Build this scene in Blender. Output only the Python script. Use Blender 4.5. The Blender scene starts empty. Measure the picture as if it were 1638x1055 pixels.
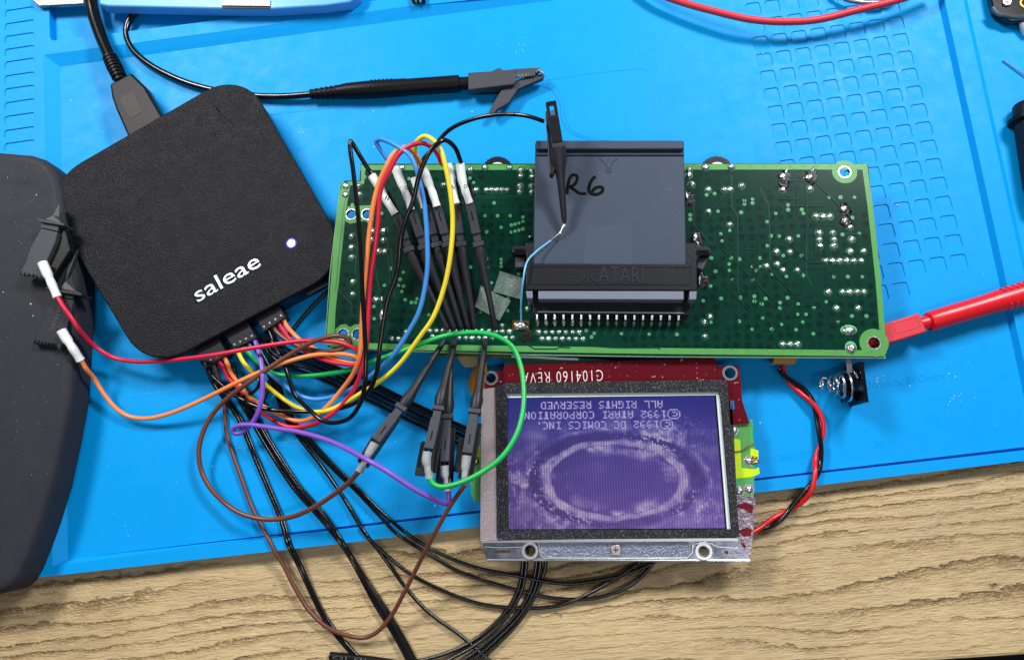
import bpy, bmesh, math, random
from mathutils import Vector, Matrix
from mathutils.geometry import tessellate_polygon
random.seed(7)
S = bpy.context.scene
COL = S.collection
R_ = math.radians

# ------------------------------------------------------------------ camera, world, lamps (1 unit = 1 cm)
F, TX, TY, D = 1183.0, R_(12.0), R_(3.5), 29.6
RM = Matrix.Rotation(TY, 3, 'Y') @ Matrix.Rotation(TX, 3, 'X')
CO = RM @ Vector((0, 0, D))
cd = bpy.data.cameras.new('camera'); cam = bpy.data.objects.new('camera', cd); COL.objects.link(cam)
cam.matrix_world = Matrix.Translation(CO) @ RM.to_4x4()
cd.sensor_width = 36; cd.lens = F / 1638 * 36; cd.clip_start = 0.5; cd.clip_end = 2000
S.camera = cam
w = bpy.data.worlds.new("World"); S.world = w; w.use_nodes = True
w.node_tree.nodes['Background'].inputs[0].default_value = (0.80, 0.88, 1.0, 1)
w.node_tree.nodes['Background'].inputs[1].default_value = 0.13
S.view_settings.view_transform = 'Standard'; S.view_settings.look = 'None'
S.view_settings.exposure = 0.0; S.view_settings.gamma = 1.0
def lamp(name, loc, target, sx, sy, watts, col):
    l = bpy.data.lights.new(name, 'AREA'); l.shape = 'RECTANGLE'; l.size = sx; l.size_y = sy
    l.energy = watts; l.color = col
    o = bpy.data.objects.new(name, l); COL.objects.link(o); o.location = loc
    o.rotation_euler = (Vector(target) - Vector(loc)).to_track_quat('-Z', 'Y').to_euler()
lamp('ceiling_or_fill_lamp', (-40, 38, 52), (-2, 2, 0), 24, 10, 47000, (1.0, 0.97, 0.93))
lamp('ceiling_or_fill_lamp', (36, 44, 52), (4, 2, 0), 24, 10, 53000, (0.95, 0.98, 1.0))
lamp('ceiling_or_fill_lamp', (6, -24, 54), (0, -4, 0), 44, 3, 7000, (1.0, 0.99, 0.97))  # added fill strip in front, put in for bezel and wire highlights

def P(px, py, z=0.0):
    """point of the bench seen at photograph position (px, py), at height z"""
    d = RM @ Vector(((px - 819) / F, (527.5 - py) / F, -1.0))
    t = (z - CO.z) / d.z
    return CO + d * t
PX = 0.025                                                    # about one photograph pixel in cm

# ------------------------------------------------------------------ materials
def lin(c):
    return tuple(((v / 255) / 12.92 if v <= 10 else (((v / 255) + 0.055) / 1.055) ** 2.4) for v in c)
def mat(name, rgb, rough=0.5, metal=0.0, bump=0.0, bscale=20.0, var=0.0, vscale=3.0, spec=0.5, coat=0.0, alpha=1.0,
        speck=None, speck_scale=60, speck_t=0.68, trans=0.0, emit=None, estr=0.0, rvar=0.0):
    m = bpy.data.materials.new(name); m.use_nodes = True
    nt = m.node_tree; b = nt.nodes['Principled BSDF']; L = nt.links.new
    base = (*lin(rgb), 1)
    b.inputs['Base Color'].default_value = base; b.inputs['Roughness'].default_value = rough
    b.inputs['Metallic'].default_value = metal; b.inputs['Specular IOR Level'].default_value = spec
    b.inputs['Coat Weight'].default_value = coat; b.inputs['Coat Roughness'].default_value = 0.12
    b.inputs['Alpha'].default_value = alpha; b.inputs['Transmission Weight'].default_value = trans
    tc = nt.nodes.new('ShaderNodeTexCoord')
    colsock = None
    if var:
        n = nt.nodes.new('ShaderNodeTexNoise'); n.inputs['Scale'].default_value = vscale; n.inputs['Detail'].default_value = 5
        L(tc.outputs['Object'], n.inputs['Vector'])
        mx = nt.nodes.new('ShaderNodeMix'); mx.data_type = 'RGBA'
        mx.inputs[6].default_value = tuple(v * (1 - var) for v in base[:3]) + (1,)
        mx.inputs[7].default_value = tuple(min(1, v * (1 + var)) for v in base[:3]) + (1,)
        L(n.outputs['Fac'], mx.inputs[0]); colsock = mx.outputs[2]
    if speck:
        n = nt.nodes.new('ShaderNodeTexNoise'); n.inputs['Scale'].default_value = speck_scale; n.inputs['Detail'].default_value = 2
        L(tc.outputs['Object'], n.inputs['Vector'])
        r = nt.nodes.new('ShaderNodeValToRGB'); r.color_ramp.elements[0].position = speck_t; r.color_ramp.elements[1].position = speck_t + .05
        L(n.outputs['Fac'], r.inputs[0])
        mx = nt.nodes.new('ShaderNodeMix'); mx.data_type = 'RGBA'
        mx.inputs[6].default_value = base; mx.inputs[7].default_value = (*lin(speck), 1)
        if colsock: L(colsock, mx.inputs[6])
        L(r.outputs[0], mx.inputs[0]); colsock = mx.outputs[2]
    if colsock: L(colsock, b.inputs['Base Color'])
    if rvar:
        n = nt.nodes.new('ShaderNodeTexNoise'); n.inputs['Scale'].default_value = 1.7; n.inputs['Detail'].default_value = 6
        L(tc.outputs['Object'], n.inputs['Vector'])
        mr = nt.nodes.new('ShaderNodeMapRange'); mr.inputs[3].default_value = max(0.02, rough - rvar); mr.inputs[4].default_value = rough + rvar
        mr.inputs[1].default_value = .3; mr.inputs[2].default_value = .7
        L(n.outputs['Fac'], mr.inputs[0]); L(mr.outputs[0], b.inputs['Roughness'])
    if bump:
        n = nt.nodes.new('ShaderNodeTexNoise'); n.inputs['Scale'].default_value = bscale; n.inputs['Detail'].default_value = 3
        L(tc.outputs['Object'], n.inputs['Vector'])
        bp = nt.nodes.new('ShaderNodeBump'); bp.inputs['Strength'].default_value = min(1, bump); bp.inputs['Distance'].default_value = 0.02 * max(1, bump)
        L(n.outputs['Fac'], bp.inputs['Height']); L(bp.outputs[0], b.inputs['Normal'])
    if emit:
        b.inputs['Emission Color'].default_value = (*lin(emit), 1); b.inputs['Emission Strength'].default_value = estr
    return m

M = {}
M['mat'] = mat('blue_silicone', (0, 150, 226), 0.5, bump=0.12, bscale=9, var=0.05, vscale=0.35, spec=0.16, rvar=0.08)
M['dent'] = mat('blue_silicone_mark', (2, 150, 225), 0.5, bump=0.1)
M['case'] = mat('black_soft_plastic', (48, 49, 55), 0.6, bump=0.35, bscale=14, var=0.2, vscale=0.8, spec=0.15, speck=(70, 74, 86), speck_scale=3.5, speck_t=0.74, rvar=.08)
M['box'] = mat('black_grained_plastic', (9, 9, 14), 0.48, bump=2.0, bscale=17, var=0.2, vscale=1.2, spec=0.2, speck=(44, 46, 60), speck_scale=24, speck_t=0.58, rvar=.08)
M['box_side'] = mat('black_gloss_plastic', (14, 14, 18), 0.3)
M['chrome'] = mat('polished_metal', (225, 226, 228), 0.26, 1.0)
M['logo'] = mat('satin_silver', (176, 180, 184), 0.36, 1.0, bump=.15, bscale=3)
M['black'] = mat('black_plastic', (18, 18, 22), 0.45, spec=0.25, bump=0.3, bscale=30, var=0.15)
M['blackgloss'] = mat('black_gloss', (10, 10, 12), 0.16)
M['wireblack'] = mat('black_wire_insulation', (9, 9, 11), 0.2)
M['rubber'] = mat('black_rubber', (17, 17, 21), 0.42, bump=0.2, spec=0.16)
M['clip'] = mat('clip_dark_plastic', (60, 61, 70), 0.5, spec=0.3, bump=0.5, bscale=22, var=0.15, vscale=5)
M['clipd'] = mat('clip_black_plastic', (20, 20, 24), 0.42, spec=0.3, bump=0.3)
M['neck'] = mat('clip_neck_plastic', (38, 38, 44), 0.42, bump=0.3, spec=0.3)
M['boot'] = mat('white_heat_shrink', (238, 242, 240), 0.42, bump=0.4, bscale=6, var=0.06)
M['bootg'] = mat('grey_heat_shrink', (160, 164, 168), 0.42, bump=0.4, bscale=6, var=0.12)
for k, c in dict(red=(206, 24, 62), orange=(244, 138, 74), yellow=(238, 216, 44), blue=(62, 140, 222), green=(10, 176, 80),
                 purple=(128, 84, 196), brown=(104, 58, 44), ltblue=(110, 190, 240)).items():
    M[k] = mat(k + '_wire_insulation', c, 0.36, var=0.14, vscale=1.3)
M['redgloss'] = mat('red_probe_plastic', (214, 22, 34), 0.32, bump=0.15)
M['redmatte'] = mat('red_block_plastic', (206, 44, 60), 0.5, bump=0.3)
M['cart'] = mat('slate_grey_plastic', (62, 72, 88), 0.48, spec=0.18, bump=0.3, bscale=26, var=0.08, vscale=0.8, speck=(150, 160, 175), speck_scale=9, speck_t=0.765)
M['cartlab'] = mat('slate_grey_plastic_worn', (66, 76, 93), 0.48, spec=0.18, bump=0.3, bscale=30)
M['conn'] = mat('black_connector_plastic', (22, 22, 28), 0.42, spec=0.28, bump=0.4, bscale=16, var=0.1)
M['conng'] = mat('connector_lit_face', (112, 118, 134), 0.35, bump=0.5, bscale=20)  # strong light on the black bar's front, painted in as grey
M['emboss'] = mat('black_connector_raised', (40, 40, 47), 0.4, spec=.3)
M['ledrim'] = mat('blue_lit_lamp_rim', (60, 60, 255), 0.3, emit=(70, 60, 255), estr=1.2)
M['ink'] = mat('marker_ink', (4, 4, 6), 0.6, spec=.08)
M['solder'] = mat('solder', (222, 222, 224), 0.30, 1.0, bump=0.6, bscale=9, var=0.2, vscale=12)
M['pad'] = mat('light_green_pad', (96, 178, 118), 0.35)
M['padring'] = mat('green_mask_ring', (22, 96, 62), 0.3)
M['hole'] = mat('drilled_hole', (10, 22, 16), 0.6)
M['border'] = mat('green_copper_under_mask', (84, 148, 78), 0.3, spec=0.3, var=0.12, vscale=3, bump=0.2, bscale=20)
M['trace'] = mat('green_trace', (8, 58, 44), 0.28, spec=0.3)
M['trace2'] = mat('faint_green_trace', (6, 48, 37), 0.25, spec=.35)
M['fr4'] = mat('pale_laminate_edge', (146, 196, 160), 0.7, bump=0.8, bscale=20)
M['tape'] = mat('clear_dusty_film', (140, 160, 150), 0.3, alpha=0.42, speck=(225, 235, 225), speck_scale=26, speck_t=0.60, bump=0.9, bscale=8)
M['gasket'] = mat('foam_gasket', (44, 45, 48), 0.9, bump=1.5, bscale=22, speck=(112, 114, 118), speck_scale=24, speck_t=0.60, spec=0.1)
M['silverbrush'] = mat('brushed_silver', (186, 172, 176), 0.34, 1.0, bump=0.7, bscale=22, var=0.14, vscale=20)
M['bezel'] = mat('mirror_steel', (158, 164, 182), 0.2, 1.0, bump=0.10, bscale=5, var=0.25, vscale=3, rvar=.08)
M['bezelrough'] = mat('stippled_steel', (134, 142, 158), 0.34, 1.0, bump=2.0, bscale=17, var=0.45, vscale=17)
M['redplate'] = mat('red_reflection_steel', (112, 14, 30), 0.28, 0.5, bump=0.4, bscale=6, var=0.16, vscale=1.5, speck=(226, 190, 196), speck_scale=7, speck_t=0.69)  # red reflection on the steel plates, put into their base colour
M['wornplate'] = mat('worn_steel', (160, 146, 158), 0.28, 0.9, bump=0.9, bscale=7, var=0.35, vscale=5)
M['silk'] = mat('white_print', (232, 214, 216), 0.5)
M['white'] = mat('white_light_guide', (226, 238, 244), 0.35)
M['flex'] = mat('amber_flex_film', (190, 128, 22), 0.22, 0.3, bump=1.0, bscale=5, var=0.35, vscale=4)
M['tanflex'] = mat('tan_flex_film', (176, 166, 122), 0.4, var=0.1)
M['pcbgreen'] = mat('bright_green_board', (74, 160, 84), 0.35, bump=0.3, var=0.12)
M['lime'] = mat('lime_track', (198, 226, 22), 0.3, bump=0.3)
M['darkgreen'] = mat('dark_green_ribbon', (14, 92, 66), 0.35, speck=(170, 200, 180), speck_scale=11, speck_t=0.70)
M['gold'] = mat('gold_contact', (196, 158, 84), 0.25, 1.0)
M['burnt'] = mat('burnt_flux', (14, 18, 10), 0.35, spec=0.3, bump=0.8, bscale=9, var=0.6, vscale=9)
M['tanplug'] = mat('tan_plug_plastic', (196, 146, 66), 0.5, bump=0.2)
M['bluebox'] = mat('translucent_blue_plastic', (92, 168, 226), 0.3, bump=0.1)
M['metal'] = mat('grey_metal', (150, 146, 146), 0.35, 1.0, bump=0.6, bscale=5)
M['tin'] = mat('tinned_wire', (220, 222, 226), 0.25, 1.0)
M['glass'] = mat('clear_glass', (235, 245, 250), 0.03, trans=1.0)
M['led'] = mat('lit_status_lamp', (220, 220, 255), 0.3, emit=(196, 200, 255), estr=3.0)
M['crumb'] = mat('pale_crumb', (205, 232, 240), 0.5)
M['floor'] = mat('dark_floor', (28, 26, 26), 0.8, var=0.2)

def pcb_material():
    m = bpy.data.materials.new('dark_green_solder_mask'); m.use_nodes = True
    nt = m.node_tree; b = nt.nodes['Principled BSDF']; L = nt.links.new
    tc = nt.nodes.new('ShaderNodeTexCoord')
    v = nt.nodes.new('ShaderNodeTexVoronoi'); v.voronoi_dimensions = '2D'; v.inputs['Scale'].default_value = 2.6; v.inputs['Randomness'].default_value = 0.35
    L(tc.outputs['Object'], v.inputs['Vector'])
    r = nt.nodes.new('ShaderNodeValToRGB'); r.color_ramp.elements[0].position = 0.26; r.color_ramp.elements[1].position = 0.37
    r.color_ramp.elements[0].color = (0.50, 0.50, 0.50, 1); r.color_ramp.elements[1].color = (1, 1, 1, 1)
    L(v.outputs['Distance'], r.inputs[0])
    n = nt.nodes.new('ShaderNodeTexNoise'); n.inputs['Scale'].default_value = 0.5; n.inputs['Detail'].default_value = 4
    L(tc.outputs['Object'], n.inputs['Vector'])
    r2 = nt.nodes.new('ShaderNodeValToRGB'); r2.color_ramp.elements[0].position = 0.40; r2.color_ramp.elements[1].position = 0.52
    L(n.outputs['Fac'], r2.inputs[0])
    mask = nt.nodes.new('ShaderNodeMix'); mask.data_type = 'RGBA'
    mask.inputs[6].default_value = (1, 1, 1, 1); L(r2.outputs[0], mask.inputs[0]); L(r.outputs[0], mask.inputs[7])
    c = nt.nodes.new('ShaderNodeMix'); c.data_type = 'RGBA'
    c.inputs[6].default_value = (*lin((1, 12, 10)), 1); c.inputs[7].default_value = (*lin((4, 50, 38)), 1)
    L(mask.outputs[2], c.inputs[0]); L(c.outputs[2], b.inputs['Base Color'])
    bp = nt.nodes.new('ShaderNodeBump'); bp.inputs['Strength'].default_value = 0.12; bp.inputs['Distance'].default_value = 0.01
    L(mask.outputs[2], bp.inputs['Height']); L(bp.outputs[0], b.inputs['Normal'])
    b.inputs['Roughness'].default_value = 0.22; b.inputs['Specular IOR Level'].default_value = 0.25
    return m
M['pcb'] = pcb_material()

def wood_material():
    m = bpy.data.materials.new('rough_pine'); m.use_nodes = True
    nt = m.node_tree; b = nt.nodes['Principled BSDF']; L = nt.links.new
    N = lambda t: nt.nodes.new(t)
    tc = N('ShaderNodeTexCoord'); mp = N('ShaderNodeMapping'); mp.inputs['Rotation'].default_value = (0, 0, R_(-5.5))
    L(tc.outputs['Object'], mp.inputs['Vector'])
    def stretched(sx, sy, scale, detail=4):
        q = N('ShaderNodeMapping'); q.inputs['Scale'].default_value = (sx, sy, 1); L(mp.outputs[0], q.inputs['Vector'])
        n = N('ShaderNodeTexNoise'); n.inputs['Scale'].default_value = scale; n.inputs['Detail'].default_value = detail
        L(q.outputs[0], n.inputs['Vector']); return n.outputs['Fac']
    # growth lines: y plus a slow wander, folded into bands of uneven width
    sep = N('ShaderNodeSeparateXYZ'); L(mp.outputs[0], sep.inputs[0])
    wander = stretched(0.05, 0.24, 1.0, 2); rough = stretched(0.9, 1.6, 1.6, 7)
    def math_(op, a, bb, c=None):
        x = N('ShaderNodeMath'); x.operation = op
        for i, v in enumerate((a, bb, c)):
            if v is None: continue
            if hasattr(v, 'is_output') or not isinstance(v, (int, float)): L(v, x.inputs[i])
            else: x.inputs[i].default_value = v
        return x.outputs[0]
    t = math_('MULTIPLY_ADD', wander, 4.0, sep.outputs[1])
    t = math_('MULTIPLY_ADD', rough, 0.42, t)
    t = math_('MULTIPLY', t, 1.75)
    fr = math_('FRACT', t, 0)
    rp = N('ShaderNodeValToRGB'); e = rp.color_ramp.elements
    e[0].position = 0.0; e[0].color = (0.95, 0.95, 0.95, 1); e[1].position = 1.0; e[1].color = (0.8, 0.8, 0.8, 1)
    for p, c in ((0.35, 0.9), (0.68, 0.70), (0.84, 0.42), (0.91, 0.40), (0.97, 0.98)):
        k = e.new(p); k.color = (c, c, c, 1)
    L(fr, rp.inputs[0])
    fine = stretched(0.7, 9, 2.2, 5)
    dots = stretched(2.2, 5.5, 3.2, 4)
    big = stretched(0.25, 0.5, 0.6, 2)
    # broken lines
    brk = N('ShaderNodeMapRange'); L(dots, brk.inputs[0]); brk.inputs[1].default_value = 0.34; brk.inputs[2].default_value = 0.60
    brk.inputs[3].default_value = 0.05; brk.inputs[4].default_value = 1.0
    inv = math_('SUBTRACT', 1.0, rp.outputs[0]); line = math_('MULTIPLY', inv, brk.outputs[0])
    vr = N('ShaderNodeMapRange'); L(stretched(0.12, 0.55, 0.9, 2), vr.inputs[0]); vr.inputs[1].default_value = 0.36; vr.inputs[2].default_value = 0.60
    vr.inputs[3].default_value = 0.25; vr.inputs[4].default_value = 1.15; line = math_('MULTIPLY', line, vr.outputs[0])
    f1 = math_('MULTIPLY_ADD', fine, -1.15, 0.60); line2 = math_('ADD', line, f1)
    cr = N('ShaderNodeValToRGB'); ce = cr.color_ramp.elements
    ce[0].position = 0.0; ce[0].color = (*lin((204, 179, 136)), 1); ce[1].position = 1.0; ce[1].color = (*lin((92, 74, 50)), 1)
    k = ce.new(0.30); k.color = (*lin((176, 148, 105)), 1); k = ce.new(0.62); k.color = (*lin((140, 114, 80)), 1)
    L(line2, cr.inputs[0])
    mx = N('ShaderNodeMix'); mx.data_type = 'RGBA'; mx.blend_type = 'MULTIPLY'; mx.inputs[0].default_value = 0.8
    rb = N('ShaderNodeValToRGB'); rb.color_ramp.elements[0].position = .35; rb.color_ramp.elements[1].position = .65
    rb.color_ramp.elements[0].color = (0.80, 0.79, 0.78, 1); rb.color_ramp.elements[1].color = (1, 1, 0.97, 1)
    L(big, rb.inputs[0]); L(cr.outputs[0], mx.inputs[6]); L(rb.outputs[0], mx.inputs[7])
    # small dark knots and scuffs
    kn = stretched(1, 1.8, 0.9, 4); kr = N('ShaderNodeValToRGB'); kr.color_ramp.elements[0].position = 0.70; kr.color_ramp.elements[1].position = 0.75
    L(kn, kr.inputs[0]); mk = N('ShaderNodeMix'); mk.data_type = 'RGBA'; L(kr.outputs[0], mk.inputs[0])
    L(mx.outputs[2], mk.inputs[6]); mk.inputs[7].default_value = (*lin((92, 76, 58)), 1)
    L(mk.outputs[2], b.inputs['Base Color'])
    h = math_('MULTIPLY', line, -1.6); h = math_('MULTIPLY_ADD', fine, 0.5, h); h = math_('MULTIPLY_ADD', rough, 0.7, h)
    bp = N('ShaderNodeBump'); bp.inputs['Strength'].default_value = 1.0; bp.inputs['Distance'].default_value = 0.06
    L(h, bp.inputs['Height']); L(bp.outputs[0], b.inputs['Normal'])
    b.inputs['Roughness'].default_value = 0.42
    return m
M['wood'] = wood_material()

# ------------------------------------------------------------------ mesh helpers (world coordinates in, objects out)
class MB:
    def __init__(s): s.v = []; s.f = []; s.mi = []; s.cur = 0
    def add(s, vs, fs):
        b = len(s.v); s.v += [Vector(v) for v in vs]
        for f in fs: s.f.append(tuple(i + b for i in f)); s.mi.append(s.cur)
    def prism(s, top, bot):
        n = len(top)
        fs = [tuple(range(n)), tuple(range(2 * n - 1, n - 1, -1))] + [((i + 1) % n, i, n + i, n + (i + 1) % n) for i in range(n)]
        s.add(list(top) + list(bot), fs); return s
    def slab(s, pts, z1, z0):
        """pts: world xy outline"""
        a = sum(pts[i][0] * pts[(i + 1) % len(pts)][1] - pts[(i + 1) % len(pts)][0] * pts[i][1] for i in range(len(pts)))
        if a < 0: pts = pts[::-1]
        return s.prism([(p[0], p[1], z1) for p in pts], [(p[0], p[1], z0) for p in pts])
    def pslab(s, pxs, z1, z0, at=None):
        at = z1 if at is None else at
        return s.slab([P(x, y, at) for x, y in pxs], z1, z0)
    def seg(s, a, b, wa, ha, wb=None, hb=None, up=(0, 0, 1), off=0.0, lift=0.0):
        """a box (may taper) along a-b"""
        a = Vector(a); b = Vector(b); wb = wa if wb is None else wb; hb = ha if hb is None else hb
        d = (b - a).normalized(); side = d.cross(Vector(up)).normalized(); u = side.cross(d)
        vs = []
        for p, ww, hh in ((a, wa, ha), (b, wb, hb)):
            c = p + side * off + u * lift
            for sx, sy in ((-1, -1), (1, -1), (1, 1), (-1, 1)): vs.append(c + side * sx * ww / 2 + u * sy * hh / 2)
        s.add(vs, [(0, 1, 2, 3)[::-1], (4, 5, 6, 7)] + [(i, (i + 1) % 4, 4 + (i + 1) % 4, 4 + i) for i in range(4)]); return s
    def tube(s, pts, r, n=8, cap=True):
        pts = [Vector(p) for p in pts]; rs = r if isinstance(r, (list, tuple)) else [r] * len(pts)
        t0 = (pts[1] - pts[0]).normalized(); ref = Vector((0, 0, 1)) if abs(t0.z) < .9 else Vector((1, 0, 0))
        nrm = t0.cross(ref).normalized(); rings = []
        for i, p in enumerate(pts):
            t = (pts[min(i + 1, len(pts) - 1)] - pts[max(i - 1, 0)]).normalized()
            nrm = (nrm - t * nrm.dot(t)).normalized(); bn = t.cross(nrm)
            rings.append([p + (nrm * math.cos(a) + bn * math.sin(a)) * rs[i] for a in [2 * math.pi * k / n for k in range(n)]])
        fs = []
        for i in range(len(pts) - 1):
            for k in range(n): fs.append((i * n + k, i * n + (k + 1) % n, (i + 1) * n + (k + 1) % n, (i + 1) * n + k))
        if cap: fs += [tuple(range(n))[::-1], tuple(range((len(pts) - 1) * n, len(pts) * n))]
        s.add([v for r_ in rings for v in r_], fs); return s
    def ribbon(s, pts, w_, z):
        pts = [Vector((p[0], p[1], 0)) for p in pts]; vs = []
        for i, p in enumerate(pts):
            t = (pts[min(i + 1, len(pts) - 1)] - pts[max(i - 1, 0)]); t.z = 0; t.normalize(); nn = Vector((-t.y, t.x, 0))
            ww = w_[i] if isinstance(w_, list) else w_
            a = p + nn * ww / 2; c = p - nn * ww / 2; vs += [(a.x, a.y, z), (c.x, c.y, z)]
        s.add(vs, [(2 * i, 2 * i + 1, 2 * i + 3, 2 * i + 2) for i in range(len(pts) - 1)]); return s
    def disc(s, c, r, z, n=14, r0=0.0):
        c = Vector(c)
        out = [(c.x + r * math.cos(2 * math.pi * k / n), c.y + r * math.sin(2 * math.pi * k / n), z) for k in range(n)]
        if r0 <= 0: s.add(out, [tuple(range(n))])
        else:
            inn = [(c.x + r0 * math.cos(2 * math.pi * k / n), c.y + r0 * math.sin(2 * math.pi * k / n), z) for k in range(n)]
            s.add(out + inn, [(k, (k + 1) % n, n + (k + 1) % n, n + k) for k in range(n)])
        return s
    def ringsolid(s, c, r1, r0, z1, z0, n=20):
        c = Vector(c); vs = []
        for r, z in ((r1, z0), (r1, z1), (r0, z1), (r0, z0)):
            vs += [(c.x + r * math.cos(2 * math.pi * k / n), c.y + r * math.sin(2 * math.pi * k / n), z) for k in range(n)]
        s.add(vs, [(q * n + k, q * n + (k + 1) % n, ((q + 1) % 4) * n + (k + 1) % n, ((q + 1) % 4) * n + k) for q in range(4) for k in range(n)]); return s
    def holed(s, outer, holes, z1, z0=None, wall=True):
        """flat plate with real holes; outer/holes are world xy loops"""
        loops = [[Vector((p[0], p[1], 0)) for p in outer]] + [[Vector((p[0], p[1], 0)) for p in h] for h in holes]
        tri = tessellate_polygon(loops); flat = [v for l in loops for v in l]; n = len(flat)
        def tri_up(t, up):
            a, b_, c_ = (flat[i] for i in t); cr = (b_ - a).cross(c_ - a).z
            return tuple(t) if (cr > 0) == up else tuple(t)[::-1]
        vs = [(v.x, v.y, z1) for v in flat]; fs = [tri_up(t, True) for t in tri]
        if z0 is not None:
            vs += [(v.x, v.y, z0) for v in flat]; fs += [tuple(n + i for i in tri_up(t, False)) for t in tri]
            base = 0
            for l in loops:
                m_ = len(l)
                if wall: fs += [(base + (i + 1) % m_, base + i, n + base + i, n + base + (i + 1) % m_) for i in range(m_)]
                base += m_
        s.add(vs, fs); return s

def origin(o):
    while o.parent: o = o.parent
    return o.location.copy()
def obj(name, mb, m, parent=None, smooth=False, bevel=0.0, seg=2, label=None, cat=None, group=None, kind=None, fix=False):
    if parent is not None: org = origin(parent)
    else:
        org = sum(mb.v, Vector()) / len(mb.v); org.z = min(v.z for v in mb.v)
    me = bpy.data.meshes.new(name); me.from_pydata([v - org for v in mb.v], [], mb.f)
    ms = m if isinstance(m, (list, tuple)) else [m]
    for q in ms: me.materials.append(M[q])
    if len(ms) > 1: me.polygons.foreach_set('material_index', mb.mi)
    if fix:
        bm = bmesh.new(); bm.from_mesh(me); bmesh.ops.recalc_face_normals(bm, faces=bm.faces); bm.to_mesh(me); bm.free()
    if smooth:
        me.polygons.foreach_set('use_smooth', [True] * len(me.polygons))
        if smooth != 'all': me.set_sharp_from_angle(angle=R_(42))
    o = bpy.data.objects.new(name, me); COL.objects.link(o)
    if parent is not None: o.parent = parent
    else: o.location = org
    if bevel:
        b = o.modifiers.new('bevel', 'BEVEL'); b.width = bevel; b.segments = seg; b.limit_method = 'ANGLE'; b.angle_limit = R_(40); b.harden_normals = False
    tag(o, label, cat, group, kind); return o
def tag(o, label=None, cat=None, group=None, kind=None):
    if label: o['label'] = label
    if cat: o['category'] = cat
    if group: o['group'] = group
    if kind: o['kind'] = kind
def thing(name, label, cat, loc, group=None):
    o = bpy.data.objects.new(name, None); COL.objects.link(o); o.location = loc; o.empty_display_size = .5
    tag(o, label, cat, group); return o
def inst(src, parent, loc, rz=0.0, sc=1.0):
    """another copy of an existing part, sharing its mesh"""
    o = src.copy(); COL.objects.link(o); o.parent = parent; o.location = Vector(loc) - origin(parent)
    o.rotation_euler = (0, 0, rz); o.scale = (sc, sc, sc) if not isinstance(sc, tuple) else sc; return o
def smooth_path(pts, sub=6):
    pts = [Vector(p) for p in pts]; out = []
    q = [pts[0] * 2 - pts[1]] + pts + [pts[-1] * 2 - pts[-2]]
    for i in range(1, len(q) - 2):
        p0, p1, p2, p3 = q[i - 1:i + 3]
        t0 = 0; t1 = t0 + max(1e-4, (p1 - p0).length) ** .5; t2 = t1 + max(1e-4, (p2 - p1).length) ** .5; t3 = t2 + max(1e-4, (p3 - p2).length) ** .5
        for k in range(sub):
            t = t1 + (t2 - t1) * k / sub
            a1 = p0 * ((t1 - t) / (t1 - t0)) + p1 * ((t - t0) / (t1 - t0)); a2 = p1 * ((t2 - t) / (t2 - t1)) + p2 * ((t - t1) / (t2 - t1))
            a3 = p2 * ((t3 - t) / (t3 - t2)) + p3 * ((t - t2) / (t3 - t2))
            b1 = a1 * ((t2 - t) / (t2 - t0)) + a2 * ((t - t0) / (t2 - t0)); b2 = a2 * ((t3 - t) / (t3 - t1)) + a3 * ((t - t1) / (t3 - t1))
            out.append(b1 * ((t2 - t) / (t2 - t1)) + b2 * ((t - t1) / (t2 - t1)))
    out.append(pts[-1]); return out
def path(pts, sub=6): return smooth_path([P(*p) for p in pts], sub)
def rounded(corners, rad, n=7):
    out = []; m_ = len(corners)
    for i in range(m_):
        c = Vector(corners[i][:2]); a = (Vector(corners[i - 1][:2]) - c); b = (Vector(corners[(i + 1) % m_][:2]) - c)
        r = rad[i] if isinstance(rad, (list, tuple)) else rad
        an, bn = a.normalized(), b.normalized(); th = math.acos(max(-1, min(1, an.dot(bn)))) / 2
        if r <= 0: out.append(c); continue
        dd = min(r / math.tan(th), a.length * .49, b.length * .49); r = dd * math.tan(th)
        cen = c + (an + bn).normalized() * (r / math.sin(th))
        s0 = c + an * dd - cen; s1 = c + bn * dd - cen
        a0 = math.atan2(s0.y, s0.x); a1 = math.atan2(s1.y, s1.x); da = (a1 - a0 + math.pi) % (2 * math.pi) - math.pi
        for k in range(n + 1): out.append(cen + Vector((math.cos(a0 + da * k / n), math.sin(a0 + da * k / n))) * r)
    return [Vector((v.x, v.y, 0)) for v in out]
def circle(c, r, n=20): return [Vector((c[0] + r * math.cos(2 * math.pi * k / n), c[1] + r * math.sin(2 * math.pi * k / n), 0)) for k in range(n)]
def text(name, s, a, b, hpx, z, m, parent, ext=0.01, off=0.0, spacing=1.0, dep=None):
    """lettering from photograph point a to b along its baseline, hpx tall, lying at height z"""
    cu = bpy.data.curves.new('t', 'FONT'); cu.body = s; cu.extrude = 0.5; cu.offset = off; cu.space_character = spacing; cu.resolution_u = 3
    o = bpy.data.objects.new('t', cu); COL.objects.link(o)
    bpy.context.view_layer.update()
    me = bpy.data.meshes.new_from_object(o.evaluated_get(bpy.context.evaluated_depsgraph_get()))
    bpy.data.objects.remove(o); bpy.data.curves.remove(cu)
    xs = [v.co.x for v in me.vertices]; ys = [v.co.y for v in me.vertices]
    A = P(*a, z); B = P(*b, z); d = (B - A); L_ = d.length; d.normalize(); u = Vector((-d.y, d.x, 0))
    H = hpx * PX; mb = MB()
    vs = []
    for v in me.vertices:
        fx = (v.co.x - min(xs)) / (max(xs) - min(xs)); fy = (v.co.y - min(ys)) / (max(ys) - min(ys))
        vs.append(A + d * fx * L_ + u * fy * H + Vector((0, 0, v.co.z * 2 * ext)))
    mb.add(vs, [tuple(p.vertices) for p in me.polygons]); bpy.data.meshes.remove(me)
    return obj(name, mb, m, parent)

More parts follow.
